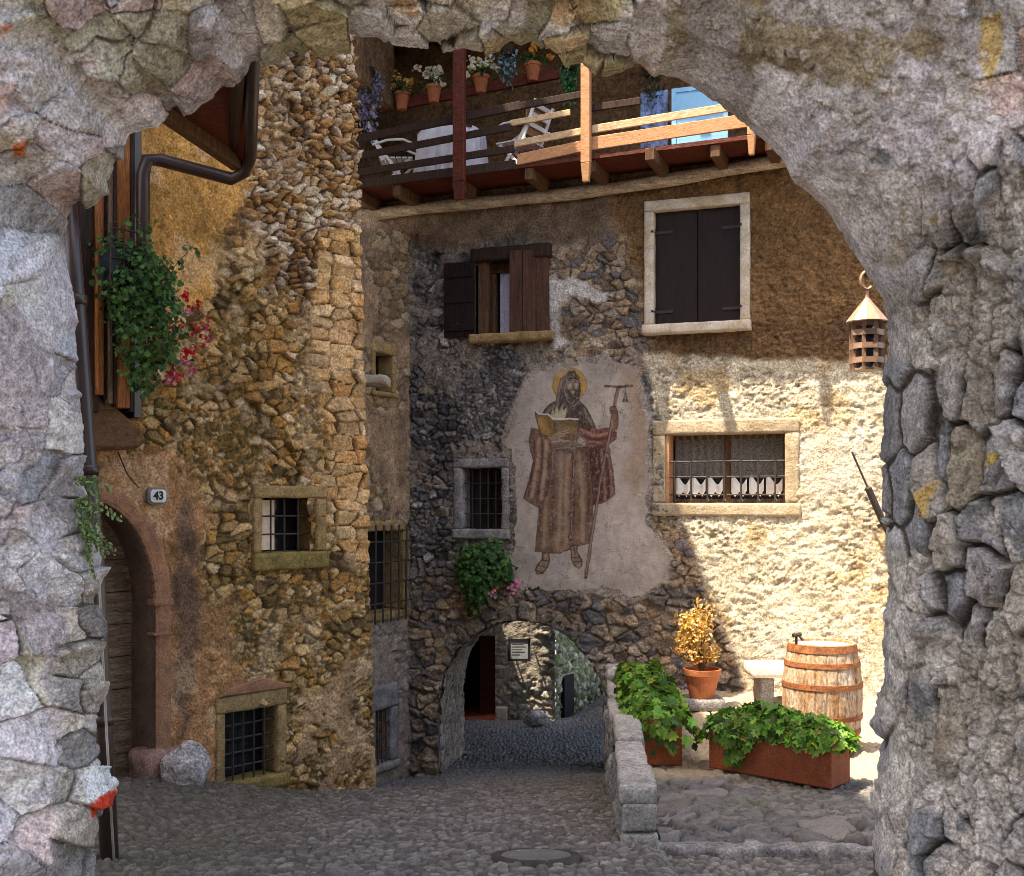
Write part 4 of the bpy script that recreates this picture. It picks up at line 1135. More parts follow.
# closed shutters in the white frame
wn = pane_part(BF, S2, .12, house, M['voidm'], label='tall window with closed dark shutters in a white stone frame')
u0, u1, z0, z1 = S2
stone_frame(BF, S2, .115, .115, .125, .12, .10, .14, M['white'], wn, seed=61, rough=.006, sill_out=.09)
um = (u0 + u1) / 2
shutter(BF, u0 + .003, um - .003, z0 + .005, z1 - .005, -.03, 0, 'l', M['shutter'], wn, rails=False)
shutter(BF, um + .003, u1 - .003, z0 + .005, z1 - .005, -.03, 0, 'r', M['shutter'], wn, rails=False)
for z in (z0 + .17, z1 - .25):
    for ub_, s_ in ((u0, 1), (u1, -1)):
        b = MB(BF.mat()); xs = sorted((ub_ - .05 * s_, ub_ + .22 * s_))
        b.box(xs[0], xs[1], -.01, .0, z - .018, z + .018); b.tube([(ub_ - .01 * s_, -.005, z - .05), (ub_ - .01 * s_, -.005, z + .05)], .02, 8); b.tube([(ub_ - .01 * s_, -.005, z), (ub_ - .012 * s_, .11, z)], .016, 8)
        b.build('hinge', M['iron'], wn)


# small barred window left of the painted saint
wn = pane_part(BF, S3, .24, house, label='small barred window left of the painted saint')
stone_frame(BF, S3, .13, .10, .12, .13, .07, .25, M['grey'], wn, seed=71, rough=.012)
sash(BF, S3, .23, .03, M['darkwood'], wn)
grille(BF, S3, 4, 3, -.03, M['iron'], wn, rad=.009)

# sunlit barred window with scalloped curtains
wn = pane_part(BF, S4, .24, house, label='wide sunlit barred window with white scalloped curtains')
u0, u1, z0, z1 = S4
stone_frame(BF, S4, .16, .17, .18, .16, .045, .25, M['ochre'] if False else mat('sunlit_frame_stone', (.48, .39, .27), base2=(.36, .27, .17), rough=.9, var=.25, vs=6, bump=.5, bs=40), wn, seed=81, rough=.006, sill_out=.012)
sash(BF, S4, .23, .05, M['brownwood'], wn)
b = MB(BF.mat()); b.box(u0, u0 + .045, -.20, .02, z0, z1); b.build('side_board', M['rail'], wn, bevel=.004)
Wd = (u1 - u0)
def curtain(ua, ub, zt_, depth, zfun, name, mt, amp=.012, nf=26):
    n = 90; V = []; Fc = []
    for i in range(n + 1):
        t = i / n; u = ua + (ub - ua) * t
        d = -depth + amp * math.sin(t * nf)
        V += [(u, d, zfun(t)), (u, d, zt_)]
    for i in range(n): Fc.append((2 * i, 2 * i + 2, 2 * i + 3, 2 * i + 1))
    b = MB(BF.mat()); b.add(V, Fc); return b.build(name, mt, wn, smooth=True)
for s0, s1 in ((.05, .47), (.53, .97)):
    curtain(u0 + Wd * s0, u0 + Wd * s1, z1, .205, lambda t: z0 + .30, 'net_curtain', M['curtaindark'], amp=.006, nf=40)
    for (a, c_) in ((0.02, .32), (.36, .64), (.68, .99)):
        ua = u0 + Wd * (s0 + (s1 - s0) * a); ub = u0 + Wd * (s0 + (s1 - s0) * c_)
        n = 24; V = []; Fc = []
        for i in range(n + 1):
            t = i / n; u = ua + (ub - ua) * t; d = -.17 + .014 * math.sin(t * 9)
            V += [(u, d, z0 + .075 + .075 * abs((t * 2.0) % 1 - .5) * 2 * (.6 + .4 * t)), (u, d, z0 + .27 + .045 * math.sin(t * 2 * math.pi + .6))]
        for i in range(n): Fc.append((2 * i, 2 * i + 2, 2 * i + 3, 2 * i + 1))
        b = MB(BF.mat()); b.add(V, Fc); b.build('curtain', M['curtain'], wn, smooth=True)
b = MB(BF.mat())
for i in range(7):
    u = u0 + Wd * (i + .55) / 7.1
    b.tube([(u, .02, z0 - .01), (u, .02, z0 + .52)], .011, 8); b.tube([(u, .02, z0 + .06), (u + .03, .05, z0 + .02), (u + .06, .06, z0 + .05)], .008, 6)
for z in (z0 + .10, z0 + .315, z0 + .50): b.tube([(u0 - .01, .0, z), (u1 + .02, .0, z)], .010, 8)
b.build('grille', M['iron'], wn)

# ================================================================== LOGGIA AND BALCONY
OUTB = .80
def bz(px, py, d=OUTB): return BF.uz(px, py, d)
la = bz(345, 191); ra = bz(800, 134)                      # underside of the deck along its front edge
def deck_z(u): return la[1] + (ra[1] - la[1]) * (u - la[0]) / (ra[0] - la[0])
UL, UR = la[0], bz(815, 134)[0] + 1.6
balc = MB()
def wq(u, d, z): return BF.at(u, d, z)
def bar_u(b, uA, zA, uB, zB, d0, d1, hgt):
    """board running along the wall, sloping from (uA,zA) to (uB,zB)"""
    V = []
    for (u, z) in ((uA, zA), (uB, zB)):
        for d in (d0, d1):
            for k in (0, hgt): V.append(wq(u, d, z + k))
    return b.add(V, [(0, 1, 3, 2), (4, 6, 7, 5), (0, 4, 5, 1), (2, 3, 7, 6), (0, 2, 6, 4), (1, 5, 7, 3)])
b = MB(); bar_u(b, UL - .3, deck_z(UL - .3) + .02, UR, deck_z(UR) + .02, -1.65, OUTB - .02, .05)
deck = b.build('balcony', M['redwood'], house); deck['label'] = 'timber balcony with dark and sunlit orange rails'
# joists that carry it
b_ = None
for px in (372, 412, 470, 541, 601, 662, 722, 775, 830):
    u = bz(px, 170, .3)[0]
    b = MB(); V = []
    z = deck_z(u)
    for d in (-.2, OUTB - .04 if px != 662 else OUTB + .14):
        for du in (-.055, .055):
            for k in (-.125, .016): V.append(wq(u + du, d, z + k))
    b.add(V, [(0, 1, 3, 2), (4, 6, 7, 5), (0, 4, 5, 1), (2, 3, 7, 6), (0, 2, 6, 4), (1, 5, 7, 3)])
    b.build('joist', M['brownwood'], deck, bevel=.006)
# front rails: left of pixel 515 shade is painted as dark wood, right of it sun as bright
def rail(pA, pB, hpx, d0, d1, mt, ext=0.0):
    A = bz(*pA, d1); B_ = bz(*pB, d1)
    hh = BF.uz(pA[0], pA[1] - hpx, d1)[1] - A[1]
    b = MB(); bar_u(b, A[0], A[1], B_[0] + ext, B_[1] + (B_[1] - A[1]) / (B_[0] - A[0]) * ext, d0, d1, hh)
    return b.build('rail', mt, deck, bevel=.005)
D0, D1 = OUTB - .03, OUTB
rail((345, 190), (515, 169), 9, D0, D1 + .001, M['darkwood'])
rail((345, 178), (514, 152), 7, D0, D1, M['darkwood'])
rail((345, 162), (512, 130), 7, D0, D1, M['darkwood'])
rail((345, 145), (520, 109), 8, D0 - .05, D1 - .04, M['darkwood'])
rail((520, 109), (585, 97), 7, D0 - .05, D1 - .04, M['darkwood'])
rail((585, 112), (640, 104), 7, D0 - .05, D1 - .04, M['darkwood'])
rail((517, 165), (584, 151), 11, D0, D1 + .001, M['rail'])
rail((584, 151), (760, 125), 13, D0, D1 + .001, M['rail'], .5)
rail((514, 147), (584, 134), 7, D0, D1, M['railpale'])
rail((592, 133), (735, 110), 8, D0, D1, M['railpale'], .5)
rail((510, 126), (570, 115), 6, D0, D1, M['railpale'])
# posts in front of the rails, with pendant feet; shaded one painted dark red, sunlit ones orange
def post(px, wpx, ytop, ybot, mt, d0=OUTB + .003, th=.09, taper=True, ysplit=None):
    ua = bz(px - wpx / 2, 150, d0 + th)[0]; ub = bz(px + wpx / 2, 150, d0 + th)[0]
    zb = bz(px, ybot, d0 + th)[1]; zt_ = bz(px, ytop, d0 + th)[1]
    b = MB(BF.mat())
    b.box(ua, ub, d0, d0 + th, zb + .22, zt_)
    k = .016
    V = [(ua + k, d0 + k, zb), (ub - k, d0 + k, zb), (ub - k, d0 + th - k, zb), (ua + k, d0 + th - k, zb), (ua, d0, zb + .218), (ub, d0, zb + .218), (ub, d0 + th, zb + .218), (ua, d0 + th, zb + .218)]
    b.add(V, [(0, 1, 2, 3), (4, 5, 6, 7), (0, 1, 5, 4), (1, 2, 6, 5), (2, 3, 7, 6), (3, 0, 4, 7)])
    return b.build('post', mt, deck, bevel=.006)
post(458, 11, 10, 199, M['redwood'])
post(585, 9, 10, 181, M['rail'])
post(751, 8, 60, 154, M['rail'])
# log under the joists
b = MB(); A = BF.uz(352, 219, .13); B_ = BF.uz(792, 160, .13)
lp_ = []
for i in range(25):
    t = i / 24; u = A[0] + (B_[0] + .9 - A[0]) * t; z = A[1] + (B_[1] - A[1]) * (u - A[0]) / (B_[0] - A[0])
    lp_.append(wq(u, .14 + .02 * math.sin(t * 9), z + .022 * math.sin(t * 7 + 1) - .03 * math.sin(t * math.pi)))
b.tube(lp_, [.085 * (.92 + .16 * math.sin(i * 1.3) * .5) for i in range(25)], 12)
lg = b.build('log', M['log'], deck, smooth=True)
# loggia shell: back wall, side, ceiling, roof
zl, zr = deck_z(UL), deck_z(UR)
b = MB(BF.mat()); b.box(-1.2, 9, -1.85, -1.66, 3.6, 7.0); b.box(-1.3, -.95, -1.66, .1, 4.0, 7.0)
b.build('loggia_wall', M['brownplaster'], house)
b = MB(BF.mat()); b.box(-1.3, 9, -6, 1.0, 6.72, 6.9); b.build('roof', M['redwood'], house)
b = MB(BF.mat())
for i in range(14):
    u = -.8 + .7 * i; b.box(u, u + .12, -1.6, 1.02, 6.58, 6.715)
b.build('rafters', M['brownwood'], house)
b = MB(BF.mat()); b.box(-1.3, 9, -6, -1.87, .2, 6.7); b.box(8.0, 9, -1.85, -.05, -4, 6.7); b.build('inner_wall', M['greyplaster'], house)
# plank shelf on the loggia wall that carries the flower pots
dsh = -.35
A = BF.uz(378, 112, dsh); B_ = BF.uz(560, 72, dsh)
b = MB(); bar_u(b, A[0] - .6, A[1] - .06, B_[0], B_[1] - .08, dsh - .03, dsh + .03, .13); b.build('shelf', M['redwood'], house)

# ================================================================== MURAL
def mural():
    S = 640 / 190.0
    x0, x1, y0, y1 = 500, 676, 356, 606
    step = .42
    PXg, PYg = np.meshgrid(np.arange(x0, x1, step), np.arange(y0, y1, step))
    A = (PXg - 490) * S; B = (PYg - 350) * S
    wob = lambda k, a: (fbm(A / 14, B / 14, k, 3) - .5) * a
    A2 = A + wob(201, 5); B2 = B + wob(202, 5)
    f1 = fbm(A / 70, B / 70, 203, 5) - .5; f2 = fbm(A / 16, B / 26, 204, 5) - .5; f3 = fbm(A / 5, B / 5, 205, 3) - .5
    C = np.array([.37, .31, .265]) * (1 + f1[..., None] * .75 + f2[..., None] * .22)
    C = mix(C, np.array([.47, .40, .37]) * (1 + f2[..., None] * .25), pm(A, B, [(110, 230), (150, 150), (200, 120), (180, 400), (110, 480), (100, 640), (200, 780), (520, 740), (560, 560), (440, 560), (470, 300), (430, 240), (350, 800), (90, 620)], 40, 30, 206, 80) * .6)
    C = mix(C, np.array([.30, .19, .11]) * (1 + f2[..., None] * .5), np.clip(pm(A, B, [(440, 60), (530, 80), (545, 300), (500, 520), (450, 420), (480, 200)], 30, 30, 207, 80) + ss(80, 40, A) * .6, 0, 1) * .55)
    C = mix(C, np.array([.26, .20, .17]) * np.ones_like(C), pm(A, B, [(300, 20), (520, 20), (520, 90), (400, 70)], 25, 20, 208, 60) * .5)
    def fill(pts, c, soft=2.2, var=.35):
        nonlocal C
        k = pm(A2, B2, pts, soft); c = tuple(v_ * q_ for v_, q_ in zip(c, (.70, .66, .50)))
        C = mix(C, np.array(c) * (1 + f2[..., None] * var * 2 + f3[..., None] * .35), k)
        return k
    def strokes(lines, c, wd, op=.8, clip=None):
        nonlocal C
        for ln in lines:
            k = ss(wd + 1.6, max(wd - 1.2, .1), dline(A2, B2, ln)) * op * (.65 + .7 * np.clip(f2 + .5, 0, 1))
            k = np.clip(k, 0, 1)
            if clip is not None: k = k * clip
            C = mix(C, np.array(c) * np.ones_like(C), k)
    def blur_strokes(lines, c, wd, op, clip):
        nonlocal C
        for ln in lines:
            k = ss(wd, 0, dline(A2, B2, ln)) * op * clip
            C = mix(C, np.array(c) * np.array([.95, .93, .72]) * (1 + f2[..., None] * .7), k)
    OUTL = (.06, .034, .028)
    # halo
    d = np.hypot(A2 - 268, B2 - 118)
    C = mix(C, np.array([.40, .24, .055]) * (1 + f2[..., None] * .8), ss(60, 55, d))
    strokes([[(268 + 57 * math.cos(t), 118 + 57 * math.sin(t)) for t in np.linspace(0, 6.3, 40)]], (.26, .13, .03), 2, .7)
    # cloak behind, right
    kc = fill([(322, 300), (372, 300), (400, 330), (412, 400), (421, 485), (400, 505), (372, 517), (342, 522), (335, 420)], (.10, .035, .035))
    blur_strokes([[(395, 330), (408, 420), (412, 490)], [(375, 340), (385, 430), (388, 505)]], (.28, .15, .13), 9, .8, kc)
    strokes([[(345, 520), (372, 517), (400, 503), (421, 486), (412, 400), (402, 332)]], OUTL, 2, .8)
    # robe body
    kr = fill([(205, 312), (262, 322), (330, 318), (338, 400), (346, 500), (345, 580), (333, 652), (290, 662), (235, 684), (195, 684), (153, 678), (160, 600), (168, 500), (190, 420)], (.215, .125, .10))
    blur_strokes([[(205, 350), (190, 480), (182, 660)], [(240, 345), (238, 480), (228, 670)], [(300, 345), (312, 480), (312, 640)], [(262, 350), (256, 520), (258, 660)]], (.33, .215, .18), 13, .75, kr)
    blur_strokes([[(222, 345), (212, 480), (206, 675)], [(280, 350), (282, 480), (280, 655)], [(326, 350), (334, 470), (328, 640)], [(172, 520), (164, 670)]], (.085, .04, .038), 10, .75, kr)
    blur_strokes([[(205, 330), (262, 345), (330, 335)]], (.07, .035, .03), 14, .6, kr)
    blur_strokes([[(160, 640), (240, 640), (330, 620)]], (.29, .20, .15), 40, .35, kr)
    strokes([[(168, 500), (160, 600), (153, 678), (195, 684), (235, 684), (290, 662), (333, 652), (345, 580), (345, 520)]], OUTL, 1.8, .8)
    # left sleeve
    ks = fill([(140, 262), (132, 300), (136, 340), (147, 372), (134, 430), (115, 497), (130, 512), (166, 530), (196, 480), (203, 420), (208, 330), (205, 300), (188, 285), (168, 268)], (.23, .125, .11))
    blur_strokes([[(165, 300), (160, 380), (140, 495)], [(190, 310), (185, 400), (172, 500)]], (.40, .27, .24), 12, .8, ks)
    blur_strokes([[(150, 300), (150, 370), (128, 490)], [(178, 300), (174, 400), (158, 510)], [(203, 320), (198, 420), (186, 490)]], (.08, .03, .03), 7, .7, ks)
    strokes([[(140, 262), (132, 300), (136, 340), (147, 372), (134, 430), (115, 497), (130, 512), (166, 530), (196, 480), (206, 400), (208, 330)]], OUTL, 2, .85)
    # right sleeve
    k2 = fill([(292, 246), (330, 252), (362, 266), (388, 262), (412, 262), (426, 278), (424, 300), (398, 318), (372, 328), (335, 328), (300, 312)], (.21, .085, .08))
    blur_strokes([[(310, 268), (350, 290), (400, 280)], [(320, 305), (370, 312)]], (.38, .20, .19), 8, .75, k2)
    blur_strokes([[(305, 285), (345, 302), (395, 298)], [(300, 255), (350, 275)]], (.06, .02, .022), 6, .8, k2)
    strokes([[(300, 312), (335, 328), (372, 328), (398, 318), (424, 300), (426, 278), (412, 262)]], OUTL, 2, .8)
    # hood and cape
    kh = fill([(262, 74), (284, 72), (300, 92), (305, 140), (300, 172), (318, 188), (335, 215), (356, 262), (330, 258), (296, 246), (255, 240), (205, 236), (172, 218), (186, 196), (206, 180), (224, 172), (228, 130), (240, 95)], (.105, .075, .078))
    blur_strokes([[(240, 100), (230, 150), (228, 185)], [(318, 200), (340, 250)], [(215, 190), (190, 212)]], (.24, .18, .18), 8, .7, kh)
    blur_strokes([[(295, 190), (300, 240)], [(250, 185), (262, 235)], [(300, 110), (302, 160)]], (.035, .022, .025), 8, .7, kh)
    strokes([[(262, 74), (284, 72), (300, 92), (305, 140), (300, 172), (318, 188), (335, 215), (356, 262), (330, 258), (296, 246)], [(240, 95), (228, 130), (224, 172), (206, 180), (172, 218)]], OUTL, 1.8, .85)
    strokes([[(258, 100), (250, 140), (262, 172), (282, 190), (300, 172)]], (.26, .2, .2), 1.6, .7)
    # face and beard
    fill([(262, 96), (280, 90), (296, 98), (299, 125), (292, 145), (278, 150), (264, 140), (258, 118)], (.36, .27, .26), 2, .2)
    fill([(260, 138), (268, 132), (284, 134), (297, 130), (296, 158), (286, 182), (276, 186), (264, 168)], (.09, .065, .065), 2)
    fill([(266, 92), (296, 94), (298, 101), (280, 97), (262, 104)], (.06, .04, .04), 1.5)
    blur_strokes([[(272, 110), (268, 126)], [(290, 112), (292, 124)]], (.54, .44, .42), 5, .7, 1.0)
    strokes([[(266, 111), (276, 109)], [(285, 108), (294, 110)], [(264, 105), (276, 103)], [(284, 103), (295, 105)], [(281, 110), (282, 124), (277, 127), (285, 128)], [(270, 134), (280, 131), (290, 133)]], (.05, .03, .03), 1.2, .85)
    fill([(274, 137), (286, 137), (283, 148), (276, 147)], (.42, .33, .31), 1.5)
    # book, pages and hands
    fill([(206, 240), (204, 218), (213, 196), (218, 214), (226, 188), (232, 208), (243, 184), (246, 206), (258, 194), (256, 216), (254, 240)], (.56, .51, .44), 3, .25)
    kb = fill([(152, 210), (165, 218), (195, 222), (216, 236), (220, 292), (205, 292), (168, 284)], (.25, .15, .055)); 
    kb2 = fill([(216, 238), (240, 234), (298, 236), (294, 308), (262, 300), (218, 294)], (.20, .13, .075))
    blur_strokes([[(172, 240), (190, 280)]], (.40, .25, .08), 22, .7, kb); blur_strokes([[(240, 262), (285, 270)]], (.28, .19, .11), 18, .6, kb2)
    strokes([[(152, 206), (165, 214), (195, 218), (217, 234), (240, 231), (298, 234)]], (.60, .55, .48), 2.6, .95)
    strokes([[(152, 210), (168, 284), (205, 292), (220, 294), (294, 308), (298, 236)], [(217, 238), (220, 294)]], OUTL, 1.7, .9)
    fill([(200, 300), (214, 284), (236, 272), (262, 262), (270, 265), (256, 274), (272, 272), (266, 280), (254, 284), (262, 288), (242, 292), (228, 304), (208, 308)], (.40, .28, .23), 1.5)
    strokes([[(238, 274), (262, 264)], [(242, 280), (268, 274)], [(242, 287), (260, 286)], [(204, 306), (228, 303)]], OUTL, 1.0, .7)
    fill([(206, 312), (296, 306), (322, 318), (320, 330), (262, 332), (210, 326)], (.26, .18, .15), 3)
    fill([(300, 288), (322, 312), (318, 322), (296, 312)], (.56, .48, .42), 3)
    # belt and cord
    strokes([[(205, 338), (262, 332), (330, 326)]], OUTL, 3.4, .85); strokes([[(207, 334), (262, 329), (330, 323)]], (.36, .26, .2), 1.2, .7)
    strokes([[(282, 332), (281, 400), (278, 460), (274, 540), (271, 640)]], OUTL, 3.2, .9); strokes([[(283, 338), (282, 400), (277, 500), (272, 630)]], (.38, .25, .2), 1.0, .6)
    for cx, cy, rx, ry in ((282, 330, 11, 8), (279, 440, 5, 9), (274, 556, 8, 12), (271, 630, 8, 13)):
        C = mix(C, np.array(OUTL) * np.ones_like(C), ss(1.15, .9, np.hypot((A2 - cx) / rx, (B2 - cy) / ry)) * .85)
        C = mix(C, np.array([.26, .15, .12]) * np.ones_like(C), ss(.7, .45, np.hypot((A2 - cx) / rx, (B2 - cy) / ry)) * .8)
    # feet and sandals
    for pts in ([(178, 684), (198, 684), (200, 706), (194, 730), (178, 752), (160, 754), (152, 742), (160, 724), (174, 706)], [(272, 660), (292, 656), (295, 684), (308, 706), (310, 728), (298, 736), (284, 726), (274, 700)]):
        fill(pts, (.34, .23, .19), 1.6); strokes([pts + pts[:1]], OUTL, 2.2, .9)
    strokes([[(162, 726), (194, 732)], [(174, 708), (200, 712)], [(156, 742), (178, 750)], [(274, 700), (300, 698)], [(280, 716), (308, 712)], [(178, 690), (182, 710)], [(284, 664), (286, 690)]], OUTL, 2, .85)
    # crutch staff with its bell, hand
    strokes([[(431, 126), (418, 200), (400, 300), (372, 440), (350, 580), (322, 766)]], OUTL, 5.6, .95)
    strokes([[(431, 130), (418, 205), (400, 305), (372, 442), (350, 582), (323, 760)]], (.27, .15, .13), 2.6, .85)
    strokes([[(388, 121), (430, 124), (478, 120)]], OUTL, 4.0, .95); strokes([[(392, 120), (474, 120)]], (.16, .08, .07), 1.2, .6)
    strokes([[(457, 124), (455, 148)]], OUTL, 1.6, .9)
    kbell = fill([(452, 146), (459, 146), (462, 160), (468, 174), (444, 174), (449, 160)], (.10, .10, .15), 1.4)
    blur_strokes([[(456, 150), (455, 172)]], (.25, .25, .34), 4, .7, kbell)
    fill([(403, 196), (412, 190), (422, 190), (430, 205), (432, 238), (426, 268), (412, 272), (408, 250), (414, 225), (404, 212)], (.24, .13, .11), 1.6)
    fill([(408, 236), (414, 232), (416, 262), (408, 266)], (.40, .30, .26), 1.6)
    strokes([[(403, 196), (412, 190), (422, 190), (430, 205), (432, 238), (426, 268)], [(404, 204), (430, 208)], [(406, 212), (430, 216)]], OUTL, 1.6, .8)
    # worn, flaked paint
    C = mix(C, np.array([.37, .30, .27]) * np.ones_like(C), np.clip(ss(.62, .74, fbm(A / 9, B / 9, 209, 5)) * .3 + ss(.55, .8, fbm(A / 60, B / 60, 212, 5)) * .2 + ss(.54, .6, fbm(A / 3.5, B / 12, 213, 3)) * .12, 0, 1))
    ck = np.minimum.reduce([np.abs(fbm(A / 90 + q, B / 90 + q * 2, 214 + q, 5) - .5) for q in (0, 3)]); C = C * (1 - .5 * ss(.006, .001, ck)[..., None])
    # world position on the flat plaster
    a_ = (PXg - 512) / FOC; b_ = (HOR - PYg) / FOC
    q = BF.o + BF.n * .063
    t = q.dot(BF.n) / (a_ * BF.n[0] + BF.n[1])
    P = np.stack([a_ * t, t, b_ * t], -1)
    cxm = (PXg[:-1, :-1] + PXg[1:, 1:]) / 2; cym = (PYg[:-1, :-1] + PYg[1:, 1:]) / 2
    keep = sdpoly(cxm + (fbm(cxm / 9, cym / 9, 210, 4) - .5) * 14, cym + (fbm(cxm / 9 + 8, cym / 9, 211, 4) - .5) * 14, MUR) < -4.0
    o = gridmesh('mural', P, np.clip(C, .008, .8), M['paint'], house, keep, flip=True)
    o['label'] = 'painted saint in brown robe holding a book and a staff with a bell'
mural()

# ================================================================== TERRACE
TZ = -2.27
tx = np.arange(.86, 6.2, .02); ty = np.arange(7.7, 14.2, .02)
X, Y = np.meshgrid(tx, ty)
h, m, r = stones(X, Y, .26, .17, 301, warp=.3, gap=.06, H=.035, tilt=.06, rough=.02)
hs, ms, rs = stones(X, Y, .08, .06, 302, warp=.5, gap=.12, H=.02, tilt=.02, rough=.006)
k = ss(.5, .58, fbm(X * 2.4, Y * 2.4, 303, 4))
C = pal(r[3], [(.34, .31, .30), (.27, .25, .25), (.40, .36, .34), (.30, .27, .24)], r[1]); C = mix(np.array([.05, .045, .035]) * np.ones_like(C), C, m)
Cs = mix(np.array([.10, .095, .07]) * np.ones_like(C), pal(rs[3], [(.30, .28, .27), (.38, .35, .33), (.22, .21, .20)], rs[1]), ms)
h = mix(h, hs, k); C = mix(C, Cs, k)
k = ss(.52, .64, fbm(X * 1.6 + 3, Y * 2.2, 304, 4)) * ss(8.1, 8.6, Y) * ss(1.4, 2.0, X) * (1 - ms * .6)
C = mix(C, np.array([.16, .19, .05]) * np.ones_like(C), k * .8)
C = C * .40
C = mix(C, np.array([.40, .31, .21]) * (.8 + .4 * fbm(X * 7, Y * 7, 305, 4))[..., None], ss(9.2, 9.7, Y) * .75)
edge = ss(7.7, 7.76, Y)
keepT = (X > .98 + .06 * (Y - 7.7))[:-1, :-1]
P = np.stack([X, Y + (fbm(X * 2, Y * 0, 306, 3) - .5) * .10 * ss(8.1, 7.7, Y), TZ + (h - .03) - (1 - edge) * .16], -1)
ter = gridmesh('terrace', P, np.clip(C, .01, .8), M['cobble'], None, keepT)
tag(ter, 'rough stone paved terrace', 'terrace', kind='structure')
b = MB(); b.rbox(.9, 6.2, 7.63, 7.82, -2.75, TZ - .035, res=.03, rough=.03, rnd=.03, seed=8)
o = b.build('terrace_step', M['grey'], None, smooth=True, merge=True); tag(o, 'rough stone edge of the terrace', 'kerb', kind='structure')

# low parapet between lane and terrace
PF = Frame(.918, 7.5, .30, 5.0)          # u runs away from the viewer; out is to the right
PF.n = np.array([-PF.e[1], PF.e[0]])     # make "out" point to the lane (left)
par = thing('low_stone_wall', 'low stone parapet with pale coping beside the sloping lane', 'wall', (1.0, 9.8, -3.0))
def par_fn(U, Z):
    h, m, r = stones(U, Z, .34, .19, 311, warp=.3, gap=.06, H=.045, tilt=.04, rough=.02)
    c = mix(np.array([.12, .11, .10]) * np.ones(U.shape + (3,)), pal(r[3], [(.26, .25, .26), (.33, .31, .29), (.20, .195, .20), (.36, .32, .27)], r[1]), m)
    return h, c
us = np.arange(0, 5.5, .025); zs = np.arange(-3.9, -1.93, .025)
U, Z = np.meshgrid(us, zs); h, C = par_fn(U, Z)
P = np.stack([PF.o[0] + PF.e[0] * U + PF.n[0] * (.17 + h), PF.o[1] + PF.e[1] * U + PF.n[1] * (.17 + h), Z], -1)
gridmesh('lane_face', P, C, M['rubble'], par)
b = MB(PF.mat()); b.box(.04, 5.46, -.02, .16, -3.9, -1.97); b.build('core', M['grey'], par)
capm = mat('coping_stone', (.42, .39, .36), base2=(.25, .235, .22), rough=.9, var=.35, vs=7, bump=.6, bs=35)
z = -1.86
spans = [(-.02, .62), (.64, 1.55), (1.57, 2.5), (2.52, 3.6), (3.62, 4.55), (4.57, 5.42)]
for i, (a, c_) in enumerate(spans):
    b = MB(PF.mat()); dz = (0, -.03, .0, -.05, -.02, .03)[i]
    b.rbox(a, c_, -.03 + .01 * (i % 2), .215 - .012 * (i % 3), -1.99 + dz * .2, z + dz, res=.035, rough=.016, rnd=.025, seed=20 + i)
    b.build('coping_stone', M['chalk'] if False else capm, par, smooth=True, merge=True)
b = MB(PF.mat()); b.rbox(-.045, .04, -.025, .205, -2.16, -1.975, res=.025, rough=.014, rnd=.025, seed=33); b.rbox(-.05, .03, -.03, .21, -2.75, -2.17, res=.03, rough=.018, rnd=.03, seed=34)
b.build('end_stone', capm, par, smooth=True, merge=True)
b = MB(); p = pix(617, 675, 12.55); b.lump((p.x, p.y, p.z - .0), .13, .14, .10, seed=5, amp=.2); b.build('end_boulder', M['rock'], par, smooth=True)

# manhole cover in the lane
p = pix(536, 868, 7.0); zc_ = g1(p.x, p.y)
mh = thing('manhole_cover', 'round grey manhole cover set in the cobbled lane', 'manhole cover', (p.x, p.y, zc_))
Tm = Matrix.Translation((p.x, p.y, zc_ + .03)) @ Matrix.Rotation(math.atan(.149), 4, 'X').inverted()
b = MB(Tm); b.lathe([(.215, -.03), (.215, .008), (.205, .012), (.0001, .013)], 40, caps=(True, False)); b.build('lid', M['concrete'], mh)
b = MB(Tm); b.lathe([(.218, -.03), (.218, .010), (.27, .008), (.285, -.03)], 40, caps=(False, False)); b.build('ring', M['iron'], mh)

